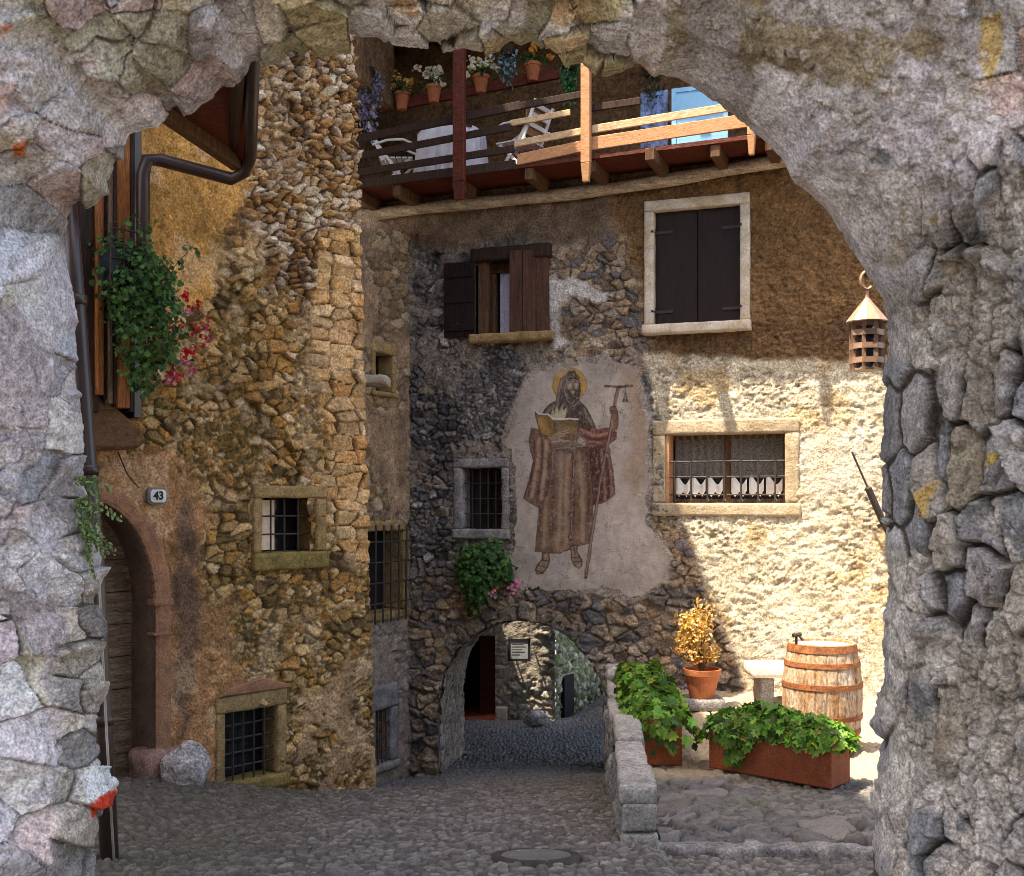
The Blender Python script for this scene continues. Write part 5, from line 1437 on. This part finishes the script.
# ------------------------------------------------------------------ planters
def maple(N, seed): return green(N, (.11, .23, .028), .8, seed, .2)
def planter(name, label, cx, cy, L, Wd, Hh, yaw, foliage, seed):
    t = thing(name, label, 'planter', (cx, cy, TZ), yaw, 'rusty steel planters on the terrace')
    b = MB()
    th = .012
    b.box(-L / 2, L / 2, -Wd / 2, -Wd / 2 + th, 0, Hh); b.box(-L / 2, L / 2, Wd / 2 - th, Wd / 2, 0, Hh)
    b.box(-L / 2, -L / 2 + th, -Wd / 2 + th, Wd / 2 - th, 0, Hh - .002); b.box(L / 2 - th, L / 2, -Wd / 2 + th, Wd / 2 - th, 0, Hh - .002)
    b.box(-L / 2, L / 2, -Wd / 2, Wd / 2, .0, .012)
    b.build('box', M['corten'], t, local=True, bevel=.003)
    b = MB(); b.box(-L / 2 + .014, L / 2 - .014, -Wd / 2 + .014, Wd / 2 - .014, .3, Hh - .03); b.build('soil', M['soil'], t, local=True)
    rg = np.random.RandomState(seed)
    N = foliage['n']
    x = (rg.rand(N) - .5) * (L + 2 * foliage['ox']); y = (rg.rand(N) - .5) * (Wd + 2 * foliage['oy'])
    lumpy = vn(x * 4.5 + seed, y * 4.5, seed) - .3
    bulge = np.clip(1 - (np.abs(x) / (L / 2 + foliage['ox'])) ** 3, 0, 1) * np.clip(1 - (np.abs(y) / (Wd / 2 + foliage['oy'])) ** 2.5, 0, 1)
    z = Hh + .02 + bulge * (.07 + .20 * np.clip(lumpy, 0, 1)) * foliage['h'] - rg.rand(N) * .09
    over = np.maximum(np.abs(x) - L / 2, np.abs(y) - Wd / 2)
    z = z - np.clip(over, 0, 1) * foliage['hang'] * (.3 + 1.2 * vn(x * 5, y * 5, seed + 3)) 
    nrm = np.stack([x * .8 / (L) , y * 1.2 / Wd, np.full(N, .8)], 1) + rg.normal(size=(N, 3)) * .42
    sz = foliage['s'] * (.55 + .75 * rg.rand(N))
    C = maple(N, seed); dead = rg.rand(N) < .02
    C[dead] = (.30, .17, .05)
    leaves('foliage', np.stack([x, y, z], 1), nrm, sz, 'lobed', C, M['leaf'], t, droop=np.array([0, -.4, -.5]), seed=seed, local=True)
    if foliage.get('trail'):
        pts = []
        for (tx_, ln, n) in foliage['trail']:
            for i in range(n):
                k = rg.rand(); pts.append((tx_ + rg.normal() * .075 * (1 - .4 * k), -Wd / 2 - .03 - .05 * rg.rand(), Hh + .03 - ln * k))
        pts = np.array(pts); N2 = len(pts)
        nn = np.stack([rg.normal(size=N2) * .4, np.full(N2, -1.0), .35 + rg.normal(size=N2) * .35], 1)
        leaves('trailing_leaves', pts, nn, foliage['s'] * (.6 + .6 * rg.rand(N2)), 'lobed', maple(N2, seed + 1), M['leaf'], t, droop=np.array([0, 0, -1.0]), seed=seed + 2, local=True)
    return t
a_ = pix(709, 766, 9.75); c_ = pix(831, 789, 9.02)
mx_ = (Vector((a_.x, a_.y, 0)) + Vector((c_.x, c_.y, 0))) / 2
yaw = math.atan2(c_.y - a_.y, c_.x - a_.x); L = math.hypot(c_.x - a_.x, c_.y - a_.y)
nx, ny = -math.sin(yaw), math.cos(yaw)
planter('planter', 'long low rusty planter in front of the barrel, spilling green lobed leaves', mx_.x + nx * .17, mx_.y + ny * .17, L, .34, .40, yaw,
        dict(n=800, ox=.09, oy=.08, h=.75, hang=.8, s=.095, trail=[(-.26, .34, 40), (-.36, .22, 22), (-.15, .22, 18), (.35, .08, 12), (.55, .08, 14), (.05, .08, 12)]), 5)
a_ = pix(641, 764, 9.85); c_ = pix(684, 764, 9.85)
planter('planter', 'rusty planter running back along the low parapet, full of green lobed leaves', (a_.x + c_.x) / 2 + .03, 11.35, 3.05, .37, .40, R(88) , 
        dict(n=1800, ox=.03, oy=.15, h=1.25, hang=.9, s=.095), 9)
# leaves tumbling over the near end of that planter
rg = np.random.RandomState(77); N2 = 24
pts = np.stack([1.33 + rg.normal(size=N2) * .13, 9.79 - rg.rand(N2) * .06, -1.86 - .28 * rg.rand(N2) ** 1.3], 1)
endp = bpy.data.objects['planter.001']
leaves('trailing_leaves', pts, np.stack([rg.normal(size=N2) * .4, np.full(N2, -1.), .4 + .3 * rg.normal(size=N2)], 1), .10 * (.6 + .6 * rg.rand(N2)), 'lobed', maple(N2, 4), M['leaf'], None, droop=np.array([0, 0, -1.0]), seed=12)
tl_ = bpy.data.objects['trailing_leaves.001'] if 'trailing_leaves.001' in bpy.data.objects else bpy.data.objects['trailing_leaves']
tl_.parent = endp
bpy.context.view_layer.update()
tl_.matrix_parent_inverse = endp.matrix_world.inverted()

# terracotta pot with an orange leaved shrub
p = pix(702, 690, 12.55)
pot = thing('potted_shrub', 'orange leaved shrub in a terracotta pot behind the planters', 'potted plant', (p.x, p.y, TZ))
b = MB(); z0 = .12
b.lathe([(.13, z0), (.16, z0 + .12), (.185, z0 + .24), (.205, z0 + .25), (.21, z0 + .31), (.185, z0 + .31), (.18, z0 + .27), (.0001, z0 + .26)], 28, caps=(True, False))
b.build('pot', M['terracotta'], pot, local=True, smooth=False)
b = MB(); b.rbox(-.22, .22, -.2, .2, .0, .118, rough=.01); b.build('plinth', M['grey'], pot, local=True, smooth=True, merge=True)
b = MB(); rg = np.random.RandomState(15); tips = []
for i in range(26):
    a = rg.rand() * 6.28; rr = rg.rand() ** .6 * .30; hh = .25 + .55 * rg.rand() * (1 - rr * .9)
    tip = Vector((math.cos(a) * rr, math.sin(a) * rr, z0 + .27 + hh)); mid_ = Vector((tip.x * .3, tip.y * .3, z0 + .27 + hh * .55))
    b.tube([(0, 0, z0 + .25), mid_, tip], [.008, .005, .002], 5); tips.append((mid_, tip))
b.build('stems', M['stem'], pot, local=True)
pts = []; 
for mid_, tip in tips:
    for i in range(75):
        k = rg.rand(); q_ = mid_.lerp(tip, k); pts.append((q_.x + rg.normal() * .045, q_.y + rg.normal() * .045, q_.z + rg.normal() * .045))
pts = np.array(pts); N = len(pts)
C = np.array([(.58, .32, .07), (.68, .46, .16), (.46, .20, .04), (.74, .58, .30), (.44, .32, .07)])[rg.randint(0, 5, N)] * (.8 + .4 * rg.rand(N, 1))
leaves('foliage', pts, rg.normal(size=(N, 3)) + np.array([0, -.4, .6]), .045 * (.6 + .8 * rg.rand(N)), 'oval', C, M['leaf'], pot, seed=3, local=True)

# barrel
p = pix(822, 752, 10.45)
bar = thing('barrel', 'weathered wooden wine barrel with rusty hoops standing on the terrace', 'barrel', (p.x, p.y, TZ), .3)
Hb = .98
def br(z): t = z / Hb * 2 - 1; return .355 - .062 * t * t
NS = 22
b = MB(); V = []; Fc = []; nz = 16; per = 7
for i in range(nz + 1):
    z = Hb * i / nz
    for s_ in range(NS):
        for j in range(per):
            a = 2 * math.pi * (s_ + j / per) / NS
            g = -.006 if j == 0 else 0
            r_ = br(z) + g; V.append((r_ * math.cos(a), r_ * math.sin(a), z))
n_ = NS * per
for i in range(nz):
    for k in range(n_): Fc.append((i * n_ + k, i * n_ + (k + 1) % n_, (i + 1) * n_ + (k + 1) % n_, (i + 1) * n_ + k))
V += [((br(Hb) - .025) * math.cos(2 * math.pi * k / n_), (br(Hb) - .025) * math.sin(2 * math.pi * k / n_), Hb) for k in range(n_)]
V += [((br(Hb) - .028) * math.cos(2 * math.pi * k / n_), (br(Hb) - .028) * math.sin(2 * math.pi * k / n_), Hb - .03) for k in range(n_)]
o1 = nz * n_; o2 = (nz + 1) * n_; o3 = (nz + 2) * n_
for k in range(n_):
    Fc.append((o1 + k, o1 + (k + 1) % n_, o2 + (k + 1) % n_, o2 + k)); Fc.append((o2 + k, o2 + (k + 1) % n_, o3 + (k + 1) % n_, o3 + k))
b.add(V, Fc); b.build('staves', M['barrel'], bar, local=True)
b = MB(); w_ = .58 / 6
for i in range(6):
    x0 = -.29 + i * w_; xa, xb = x0 + .002, x0 + w_ - .002
    ya = math.sqrt(max(.27 ** 2 - max(abs(xa), abs(xb)) ** 2, .002))
    yb = ya; xm = xa if abs(xa) < abs(xb) else xb
    ym = math.sqrt(max(.27 ** 2 - xm ** 2, .002))
    A_, B_2 = (ym, ya) if abs(xa) < abs(xb) else (ya, ym)
    b.add([(xa, -A_, Hb - .022), (xb, -B_2, Hb - .022), (xb, B_2, Hb - .022), (xa, A_, Hb - .022), (xa, -A_, Hb - .04), (xb, -B_2, Hb - .04), (xb, B_2, Hb - .04), (xa, A_, Hb - .04)],
          [(0, 1, 2, 3), (4, 5, 6, 7), (0, 1, 5, 4), (1, 2, 6, 5), (2, 3, 7, 6), (3, 0, 4, 7)])
b.build('lid', M['barrellid'], bar, local=True)
for zc_, hw in ((.045, .035), (.20, .025), (.33, .022), (.61, .024), (.80, .022), (.94, .033)):
    b = MB(); b.lathe([(br(zc_ - hw) + .001, zc_ - hw), (br(zc_ - hw) + .007, zc_ - hw), (br(zc_ + hw) + .007, zc_ + hw), (br(zc_ + hw) + .001, zc_ + hw)], 60, caps=(False, False))
    b.build('hoop', M['hoop'], bar, local=True)
a = R(205) - .3
b = MB(Matrix.Translation((.29 * math.cos(a), .29 * math.sin(a), Hb))); b.tube([(0, 0, -.02), (0, 0, .07)], .012, 8); b.tube([(-.035, 0, .075), (.045, 0, .085)], .02, 8); b.tube([(.02, 0, .08), (.05, -.03, .03)], .012, 8)
b.build('tap', M['iron'], bar, local=True)

# pale stone bench behind the barrel
p = pix(770, 686, 12.9)
be = thing('stone_bench', 'pale stone slab bench against the sunlit wall behind the barrel', 'bench', (p.x, p.y, TZ))
b = MB(); b.rbox(-.24, .62, -.22, .26, .30, .44, res=.05, rough=.008, rnd=.015); b.build('slab', M['bench'], be, smooth=True, merge=True, local=True)
b = MB(); b.rbox(-.14, 0.02, -.12, .24, 0, .298, rough=.008); b.build('support', M['grey'], be, smooth=True, merge=True, local=True)
b = MB(); b.rbox(.40, .56, -.12, .24, 0, .298, rough=.008); b.build('support', M['grey'], be, smooth=True, merge=True, local=True)
# ------------------------------------------------------------------ lantern on an iron bracket behind the arch
YL = 6.5
la_ = pix(867, 298, YL)
lan = thing('lantern', 'copper roofed hexagonal lantern hanging beside the right side of the archway', 'lantern', (la_.x, la_.y, la_.z - .42))
b = MB(Matrix.Translation(la_)); b.lathe([(.006, .03), (.012, .0), (.12, -.135), (.118, -.142), (.012, -.02)], 10, caps=(True, False)); b.build('roof', M['copper'], lan)
b = MB(Matrix.Translation(la_)); n6 = 8
pr_ = [(.088 * math.cos(2 * math.pi * k / n6 + .3), .088 * math.sin(2 * math.pi * k / n6 + .3)) for k in range(n6)]
for x, y in pr_: b.bar((x, y, -.14), (x * .98, y * .98, -.41), .022, .006)
for z in (-.20, -.275, -.355):
    for k in range(n6):
        x, y = pr_[k]; x2, y2 = pr_[(k + 1) % n6]; b.bar((x * 1.05, y * 1.05, z), (x2 * 1.05, y2 * 1.05, z), .006, .032)
b.lathe([(.085, -.41), (.085, -.40)], 8, a0=.3)
b.build('cage', M['copper'], lan)
b = MB(Matrix.Translation(la_)); b.lathe([(.045, -.39), (.05, -.25), (.04, -.16)], 12); b.build('lamp', M['glass'], lan)
b = MB(Matrix.Translation(la_)); ring_ = [(.035 * math.sin(t) , 0, .10 + .05 * math.cos(t)) for t in np.linspace(0, 2 * math.pi, 17)]
b.tube(ring_, .010, 6, caps=False); b.tube([(0, 0, .0), (0, 0, .06)], .009, 6); b.build('hook', M['copper'], lan)
b = MB(); e0 = la_ + Vector((0, 0, .16)); b.tube([e0 + Vector((-.0, .03, -.03)), e0 + Vector((.0, -.03, .01)), e0 + Vector((.12, -.6, .03)), Vector((2.45, 4.15, e0.z + .05))], .012, 8)
tag(b.build('lantern_bracket', M['iron'], None), 'iron bracket carrying the lantern behind the archway', 'bracket')
# iron rod leaning off the sunlit wall
u, z = BF.uz(852, 452, .30); u2, z2 = BF.uz(868, 488, .26); u3, z3 = BF.uz(884, 524, .15); u4, z4 = BF.uz(905, 560, .02)
b = MB(BF.mat()); b.tube([(u, .30, z), (u2, .26, z2)], .012, 8); b.tube([(u2, .26, z2), (u3, .15, z3), (u4, .0, z4)], .04, 10)
b.tube([(u2 - .03, .255, z2 - .0), (u2 + .03, .255, z2 - .03)], .03, 8); b.tube([(u3 - .07, .16, z3 - .03), (u3 + .05, .16, z3 + .03)], .02, 8)
tag(b.build('iron_rod', M['iron'], None), 'slanting black iron rod with thick sleeve on the sunlit wall', 'iron rod')

# sign on its post beyond the passage
p = pix(519, 650, 21.6)
sg = thing('notice_frame', 'dark framed notice on the grey wall beyond the passage arch', 'sign', p)
b = MB(Matrix.Translation(p)); wd, hg = .215, .21
b.box(-wd, wd, -.02, .0, hg - .05, hg); b.box(-wd, wd, -.02, .0, -hg, -hg + .05); b.box(-wd, -wd + .05, -.02, .0, -hg + .05, hg - .05); b.box(wd - .05, wd, -.02, .0, -hg + .05, hg - .05)
b.box(-wd, -wd + .02, -.01, .3, hg - .02, hg + .02); b.box(wd - .02, wd, -.01, .3, hg - .02, hg + .02)
b.build('frame', M['ink'], sg)
b = MB(Matrix.Translation(p)); b.box(-wd + .05, wd - .05, -.012, -.006, -hg + .05, hg - .05); b.build('notice', M['paper'], sg)
b = MB(Matrix.Translation(p))
for i, l_ in enumerate((.22, .26, .20, .25, .16)): b.box(-.14, -.14 + l_, -.0145, -.0125, .11 - .05 * i, .125 - .05 * i)
b.build('text_lines', M['concrete'], sg)

# ================================================================== FLOWERS AND BALCONY FURNITURE
def cluster(center, rad, n, seed, shell=.45):
    rg = np.random.RandomState(seed)
    d = rg.normal(size=(n, 3)); d /= np.linalg.norm(d, axis=1, keepdims=True)
    rr = shell + (1 - shell) * rg.rand(n, 1) ** .6
    lum = .75 + .5 * vn(d[:, 0] * 2.5 + seed, d[:, 2] * 2.5 + d[:, 1], seed)[:, None]
    return d * rr * lum * np.array(rad) + np.array(center), d + rg.normal(size=(n, 3)) * .5

# trailing geranium in its box on the oriel
gc = LF.at(*[v for v in (LF.uz(140, 300, .62)[0], .62, LF.uz(140, 300, .62)[1])])
ger = thing('geranium_box', 'big trailing geranium with red flowers hanging from a dark box on the timber oriel', 'plant', (gc.x, gc.y, gc.z - .6))
b = MB(LF.mat()); u, z = LF.uz(116, 278, .5)
b.box(u - .10, u + .14, .40, .62, z - .04, z + .22); b.build('box', mat('dark_blue_box', (.03, .035, .05), rough=.6), ger, bevel=.006)
b = MB(LF.mat())
for i in range(4): b.tube([(u - .12, .62, z + .02 + .12 * i), (u + .16, .64, z + .02 + .12 * i)], .008, 6)
for k in (-.12, .0, .16): b.tube([(u + k, .63, z - .1), (u + k, .63, z + .42)], .008, 6)
b.build('railing', M['iron'], ger)
pa, na = cluster((gc.x - .03, gc.y, gc.z + .12), (.33, .26, .40), 1050, 1, .3)
pb, nb = cluster((gc.x + .10, gc.y + .02, gc.z - .22), (.26, .22, .42), 620, 2, .3)
pc, nc_ = cluster((gc.x + .02, gc.y, gc.z - .58), (.15, .12, .22), 120, 3)
pd, nd = cluster((gc.x - .22, gc.y, gc.z + .42), (.22, .18, .14), 160, 4)
P_ = np.concatenate([pa, pb, pc, pd]); N_ = np.concatenate([na, nb, nc_, nd]) + np.array([.3, -.8, .5])
rg = np.random.RandomState(5)
leaves('foliage', P_, N_, .052 * (.5 + .8 * rg.rand(len(P_))), 'lobed', green(len(P_), (.06, .15, .03), .8, 5, .15), M['leaf'], ger, droop=np.array([0, 0, -.5]), seed=6)
b = MB(); sp = []
for i in range(48):
    p0 = Vector((gc.x + rg.normal() * .15, gc.y - .1 * rg.rand(), gc.z + .2 * rg.normal())); p1 = p0 + Vector((.34 * rg.rand() - .02, -.10 * rg.rand(), .26 * rg.normal() - .05))
    b.tube([p0, p0.lerp(p1, .5) + Vector((0, 0, .06)), p1], .0035, 4); sp.append(p1)
b.build('stems', M['leaf'] if False else M['stem'], ger)
fk = 0
for (px, py) in ((178, 322), (186, 296), (196, 330), (204, 322), (188, 352), (183, 362), (176, 375), (172, 380), (198, 350), (184, 312), (206, 338), (192, 368), (180, 340), (197, 306)):
    uu, zz = LF.uz(px, py, .5); c0 = LF.at(uu, .5, zz)
    n = rg.randint(8, 18); big = rg.rand() < .5; fk += 1
    q_ = np.array(c0)[None, :] + rg.normal(size=(n, 3)) * .026
    cx_ = np.array([(.66, .03, .025)] * n) if big else np.array([(.62, .03, .03), (.60, .12, .22), (.70, .30, .38)])[rg.randint(0, 3, n)]
    leaves('flower_head', q_, rg.normal(size=(n, 3)) + np.array([.3, -1, .3]), .034 * (.6 + .7 * rg.rand(n)), 'round', cx_, M['petal'], ger, seed=80 + fk)
# loose leaves on the shoots
lp = np.repeat(np.array([tuple(v) for v in sp]), 6, axis=0) + rg.normal(size=(288, 3)) * .05
leaves('shoot_leaves', lp, rg.normal(size=lp.shape) + np.array([0, -.5, .5]), .05 * (.5 + .7 * rg.rand(len(lp))), 'round', green(len(lp), (.05, .13, .03), .6, 6), M['leaf'], ger, seed=9)

# geranium over the passage
gu, gz_ = BF.uz(483, 572, .2); g0 = BF.at(gu, .2, gz_)
g2 = thing('wall_geranium', 'bushy dark green geranium with few pink flowers on the wall above the passage arch', 'plant', (g0.x, g0.y, g0.z - .4))
b = MB(); b.rbox(g0.x - .24, g0.x + .2, g0.y - .06, g0.y + .2, g0.z - .22, g0.z - .10, rough=.01); b.build('trough', M['terracotta'], g2, smooth=True, merge=True)
pa, na = cluster((g0.x, g0.y - .05, g0.z + .05), (.40, .22, .36), 1000, 11); pb, nb = cluster((g0.x - .05, g0.y - .05, g0.z - .24), (.24, .15, .18), 150, 12); pc, nc_ = cluster((g0.x - .12, g0.y + .04, g0.z - .46), (.12, .06, .14), 40, 13)
P_ = np.concatenate([pa, pb, pc]); N_ = np.concatenate([na, nb, nc_]) + np.array([0, -.8, .5])
cc = green(len(P_), (.045, .13, .025), .7, 15, .12); cc[len(pa) + len(pb):] = cc[len(pa) + len(pb):] * np.array([2.2, 1.0, .8])
leaves('foliage', P_, N_, .070 * (.5 + .7 * rg.rand(len(P_))), 'lobed', cc, M['leaf'], g2, droop=np.array([0, 0, -.4]), seed=14)
for (px, py) in ((494, 594), (511, 588), (517, 583)):
    uu, zz = BF.uz(px, py, .42); c0 = BF.at(uu, .42, zz); fk += 1
    q_ = np.array(c0)[None, :] + rg.normal(size=(10, 3)) * .03
    leaves('flower_head', q_, rg.normal(size=(10, 3)) + np.array([0, -1, .3]), .045 * (.6 + .6 * rg.rand(10)), 'round', np.tile(np.array([(.70, .22, .36)]), (10, 1)) * (.7 + .5 * rg.rand(10, 1)), M['petal'], g2, seed=80 + fk)

# fern growing out of the left pier of the archway
f0 = pix(84, 500, 3.66)
fe = thing('wall_fern', 'small green fern growing from the left pier of the foreground archway', 'fern', (f0.x, f0.y, f0.z - .1))
pts = []; nn = []; b = MB()
for i in range(17):
    a = rg.rand(); s0 = pix(72 + 14 * rg.rand(), 478 + 75 * rg.rand(), 3.58)
    e0 = s0 + Vector((.02 + .10 * rg.rand(), -.06 * rg.rand(), -.03 - .07 * rg.rand()))
    m0 = s0.lerp(e0, .5) + Vector((0, -.01, .025))
    b.tube([s0, m0, e0], .0015, 4)
    for k in np.linspace(.1, 1, 11):
        q_ = s0.lerp(m0, k * 2) if k < .5 else m0.lerp(e0, k * 2 - 1)
        for sgn in (-1, 1): pts.append((q_.x + rg.normal() * .004, q_.y + rg.normal() * .006, q_.z + sgn * .008)); nn.append((.2, -1, .4))
b.build('fronds', M['stem'], fe)
pts = np.array(pts); leaves('foliage', pts, np.array(nn) + rg.normal(size=pts.shape) * .4, .017 * (.6 + .6 * rg.rand(len(pts))), 'oval', green(len(pts), (.10, .16, .05), .6, 18), M['leaf'], fe, droop=np.array([.3, 0, -1.0]), seed=19)

# hanging plants at the balcony
def hanging(name, label, px, py0, py1, wpx, d, colr, n, shape, sz, seed, mt='leaf', taper=.5):
    c0 = BF.at(*(lambda q: (q[0], d, q[1]))(BF.uz(px, py0, d)))
    zb = BF.uz(px, py1, d)[1]; wd = wpx / FOC * c0.y / 2
    t = thing(name, label, 'plant', (c0.x, c0.y, zb), 0, 'plants hanging along the balcony')
    r_ = np.random.RandomState(seed)
    k = r_.rand(n); st = r_.randint(0, 9, n)
    a = st * 2.4; rr = wd * (.45 + .55 * r_.rand(n)) * (1 - taper * k)
    ln = .55 + .45 * ((st * 37) % 11) / 11
    z = c0.z - (c0.z - zb) * k * ln + .05 * r_.normal(size=n)
    P_ = np.stack([c0.x + np.cos(a) * rr + r_.normal(size=n) * .025, c0.y + np.sin(a) * rr * .7 + r_.normal(size=n) * .025, z], 1)
    cl = np.array(colr)[r_.randint(0, len(colr), n)] * (.7 + .6 * r_.rand(n, 1))
    leaves('foliage', P_, r_.normal(size=(n, 3)) + np.array([0, -.8, .3]), sz * (.6 + .7 * r_.rand(n)), shape, cl, M[mt], t, droop=np.array([0, 0, -1.0]), seed=seed)
    b = MB(); b.tube([(c0.x, c0.y, c0.z - .02), (c0.x, c0.y, 6.6)], .006, 5); b.lathe([(.08, 0), (.12, .12)], 14, M=Matrix.Translation((c0.x, c0.y, c0.z - .08))); b.build('hanging_pot', M['darkwood'], t)
hanging('hanging_plant', 'pale lilac flowering plant trailing at the left end of the balcony', 367, 72, 142, 34, .45, [(.28, .26, .42), (.40, .38, .55), (.16, .16, .28), (.30, .24, .36), (.05, .09, .05)], 620, 'oval', .055, 31)
hanging('hanging_plant', 'blue grey trailing plant high above the white folding chair', 507, 50, 86, 22, .35, [(.16, .24, .28), (.26, .36, .42), (.08, .14, .13), (.04, .08, .04)], 330, 'oval', .055, 32)
hanging('hanging_plant', 'bright green trailing plant beside the lit balcony post', 569, 62, 106, 20, .40, [(.03, .16, .06), (.05, .22, .08), (.02, .10, .04)], 380, 'oval', .05, 33)
hanging('hanging_plant', 'dark thin trailing plant at the right part of the balcony', 652, 70, 104, 26, .30, [(.05, .06, .03), (.10, .05, .03), (.03, .05, .02)], 180, 'oval', .05, 34)
# flower pots along the plank shelf
def pot_at(px, py, seed, first=None):
    d = -.30
    u, z = BF.uz(px, py, d); c0 = BF.at(u, d, z)
    return c0
names = [(402, 101, 'yellow flowers in a clay pot, leftmost on the loggia shelf', [(.70, .45, .10), (.75, .55, .20), (.66, .30, .06)]),
         (434, 94, 'cream flowers in a pale clay pot beside the dark balcony post', [(.78, .68, .48), (.72, .55, .38), (.8, .75, .65)]),
         (481, 84, 'white and yellow flowers in an orange pot right of the dark balcony post', [(.80, .76, .60), (.78, .66, .30), (.80, .78, .74)]),
         (533, 72, 'orange pot with sparse orange flowers, rightmost on the loggia shelf', [(.66, .25, .04), (.6, .35, .08)])]
for i, (px, py, lb, cols) in enumerate(names):
    c0 = pot_at(px, py, i)
    t = thing('flower_pot', lb, 'flower pot', c0, 0, 'flower pots on the loggia shelf')
    b = MB(); b.lathe([(.065, -.12), (.10, .07), (.112, .07), (.115, .11), (.10, .11), (.0001, .09)], 20, caps=(True, False)); b.build('pot', M['terracotta'], t, local=True)
    r_ = np.random.RandomState(40 + i)
    P_ = r_.normal(size=(110, 3)) * np.array([.085, .07, .045]) + np.array([0, 0, .15]); leaves('leaves', P_, r_.normal(size=P_.shape) + np.array([0, -.6, .6]), .075 * (.6 + .6 * r_.rand(110)), 'oval', green(110, (.04, .10, .03), .5, 41 + i), M['leaf'], t, seed=i, local=True)
    fc = []; 
    for k in range(12 if i < 3 else 4):
        c1 = np.array([r_.normal() * .11, -.05 + r_.normal() * .05, .22 + r_.normal() * .05]); fc.append(c1 + r_.normal(size=(14, 3)) * .024)
    fc = np.concatenate(fc); leaves('flowers', fc, r_.normal(size=fc.shape) + np.array([0, -1, .4]), .05 * (.7 + .5 * r_.rand(len(fc))), 'round', np.array(cols)[r_.randint(0, len(cols), len(fc))], M['petal'], t, seed=50 + i, local=True)

# folding chairs and clothed table on the balcony deck
def folding_chair(label):
    t = thing('folding_chair', label, 'chair', (0, 0, 0), 0, 'white folding chairs on the balcony')
    for y in (-.21, .21):
        b = MB(); b.bar((-.22, y, 0), (.24, y, .62), .022, .04); b.build('leg', M['chalk'], t, local=True, bevel=.003)
        b = MB(); b.bar((.24, y * .9, 0), (-.20, y * .9, .44), .022, .04); b.build('leg', M['chalk'], t, local=True, bevel=.003)
        b = MB(); b.tube([(-.26, y * 1.1, .60), (-.10, y * 1.1, .67), (.10, y * 1.1, .66), (.30, y * 1.1, .60)], .016, 8); b.build('armrest', M['chalk'], t, local=True)
        b = MB(); b.bar((.16, y * 1.02, .40), (.36, y * 1.02, .90), .022, .04); b.build('back_post', M['chalk'], t, local=True, bevel=.003)
    b = MB()
    for k in range(6): b.box(-.22 + .075 * k, -.16 + .075 * k, -.22, .22, .43, .448)
    b.build('seat', M['chalk'], t, local=True, bevel=.002)
    b = MB()
    for k in range(3):
        z = .60 + .11 * k; x = .16 + .2 * (z - .4) / .5; b.box(x - .008, x + .008, -.21, .21, z, z + .06)
    b.build('backrest', M['chalk'], t, local=True, bevel=.002)
    return t
th_ = math.atan2(BF.e[1], BF.e[0])
def place(o, px, d, rz):
    u = BF.uz(px, 140, d)[0]; p_ = BF.at(u, d, deck_z(u) + .072)
    o.location = p_; o.rotation_euler = (0, 0, rz)
ch = folding_chair('white folding chair left of the clothed balcony table')
place(ch, 397, .10, th_ + R(200))
c2 = copy_tree(ch); c2['label'] = 'white folding chair right of the clothed balcony table, turned to the rails'
place(c2, 520, .12, th_ + R(-12))
b = MB(); b.box(.20, .22, -.19, .19, .5, .85); cv = b.build('canvas_back', M['canvas'], c2, local=True); cv.rotation_euler = (0, R(0), 0)
u = BF.uz(452, 140, .05)[0]; tp = BF.at(u, .05, deck_z(u) + .072)
tb = thing('balcony_table', 'small table under a pleated white cloth on the balcony', 'table', tp, th_)
b = MB(); 
for x, y in ((-.3, -.2), (.3, -.2), (-.3, .2), (.3, .2)): b.box(x - .02, x + .02, y - .02, y + .02, 0, .70)
b.box(-.38, .38, -.3, .3, .70, .725); b.build('frame', M['brownwood'], tb, local=True)
V = []; Fc = []; n_ = 160
for ring_i, (sc_, z) in enumerate(((.0, .732), (1.0, .732), (1.03, .72), (1.08, .40), (1.15, .10))):
    for k in range(n_):
        a = 2 * math.pi * k / n_
        sx, sy = math.cos(a), math.sin(a); q_ = (abs(sx) ** 4 + abs(sy) ** 4) ** .25
        wv = 1 + (.045 * math.sin(k * .75) + .015 * math.sin(k * 1.9)) * max(0, ring_i - 2) / 2
        V.append((.40 * sx / q_ * sc_ * wv, .32 * sy / q_ * sc_ * wv, z))
for i in range(4):
    for k in range(n_): Fc.append((i * n_ + k, i * n_ + (k + 1) % n_, (i + 1) * n_ + (k + 1) % n_, (i + 1) * n_ + k))
b = MB(); b.add(V, Fc); o = b.build('tablecloth', M['cloth'], None, smooth=True, local=True)
o.location = tp; o.rotation_euler = (0, 0, th_); tag(o, 'pleated white cloth draped over the balcony table', 'tablecloth')
# blue boards standing behind the rails
for (xa, xb, ya, yb, d, mt, lb) in ((641, 668, 92, 130, .25, 'bluegrey', 'narrow blue board with painted leaf shadow behind the balcony rails'), (672, 728, 86, 132, .35, 'blue', 'wide light blue board behind the balcony rails')):
    ua, ub = BF.uz(xa, 110, d)[0], BF.uz(xb, 110, d)[0]; u = (ua + ub) / 2; z0 = deck_z(u) + .072
    t = thing('blue_board', lb, 'board', BF.at(u, d, z0), th_, 'blue boards on the balcony')
    wd = (ub - ua) / 2; hh = BF.uz((xa + xb) / 2, ya, d)[1] - z0
    b = MB(); b.box(-wd, wd, -.012, .012, 0, hh); b.build('panel', M[mt], t, local=True)
    b = MB(); b.box(-wd, -wd + .05, -.024, -.0125, 0, hh); b.box(wd - .05, wd, -.024, -.0125, 0, hh); b.box(-wd + .05, wd - .05, -.024, -.0125, hh - .05, hh); b.build('edging', M[mt], t, local=True)
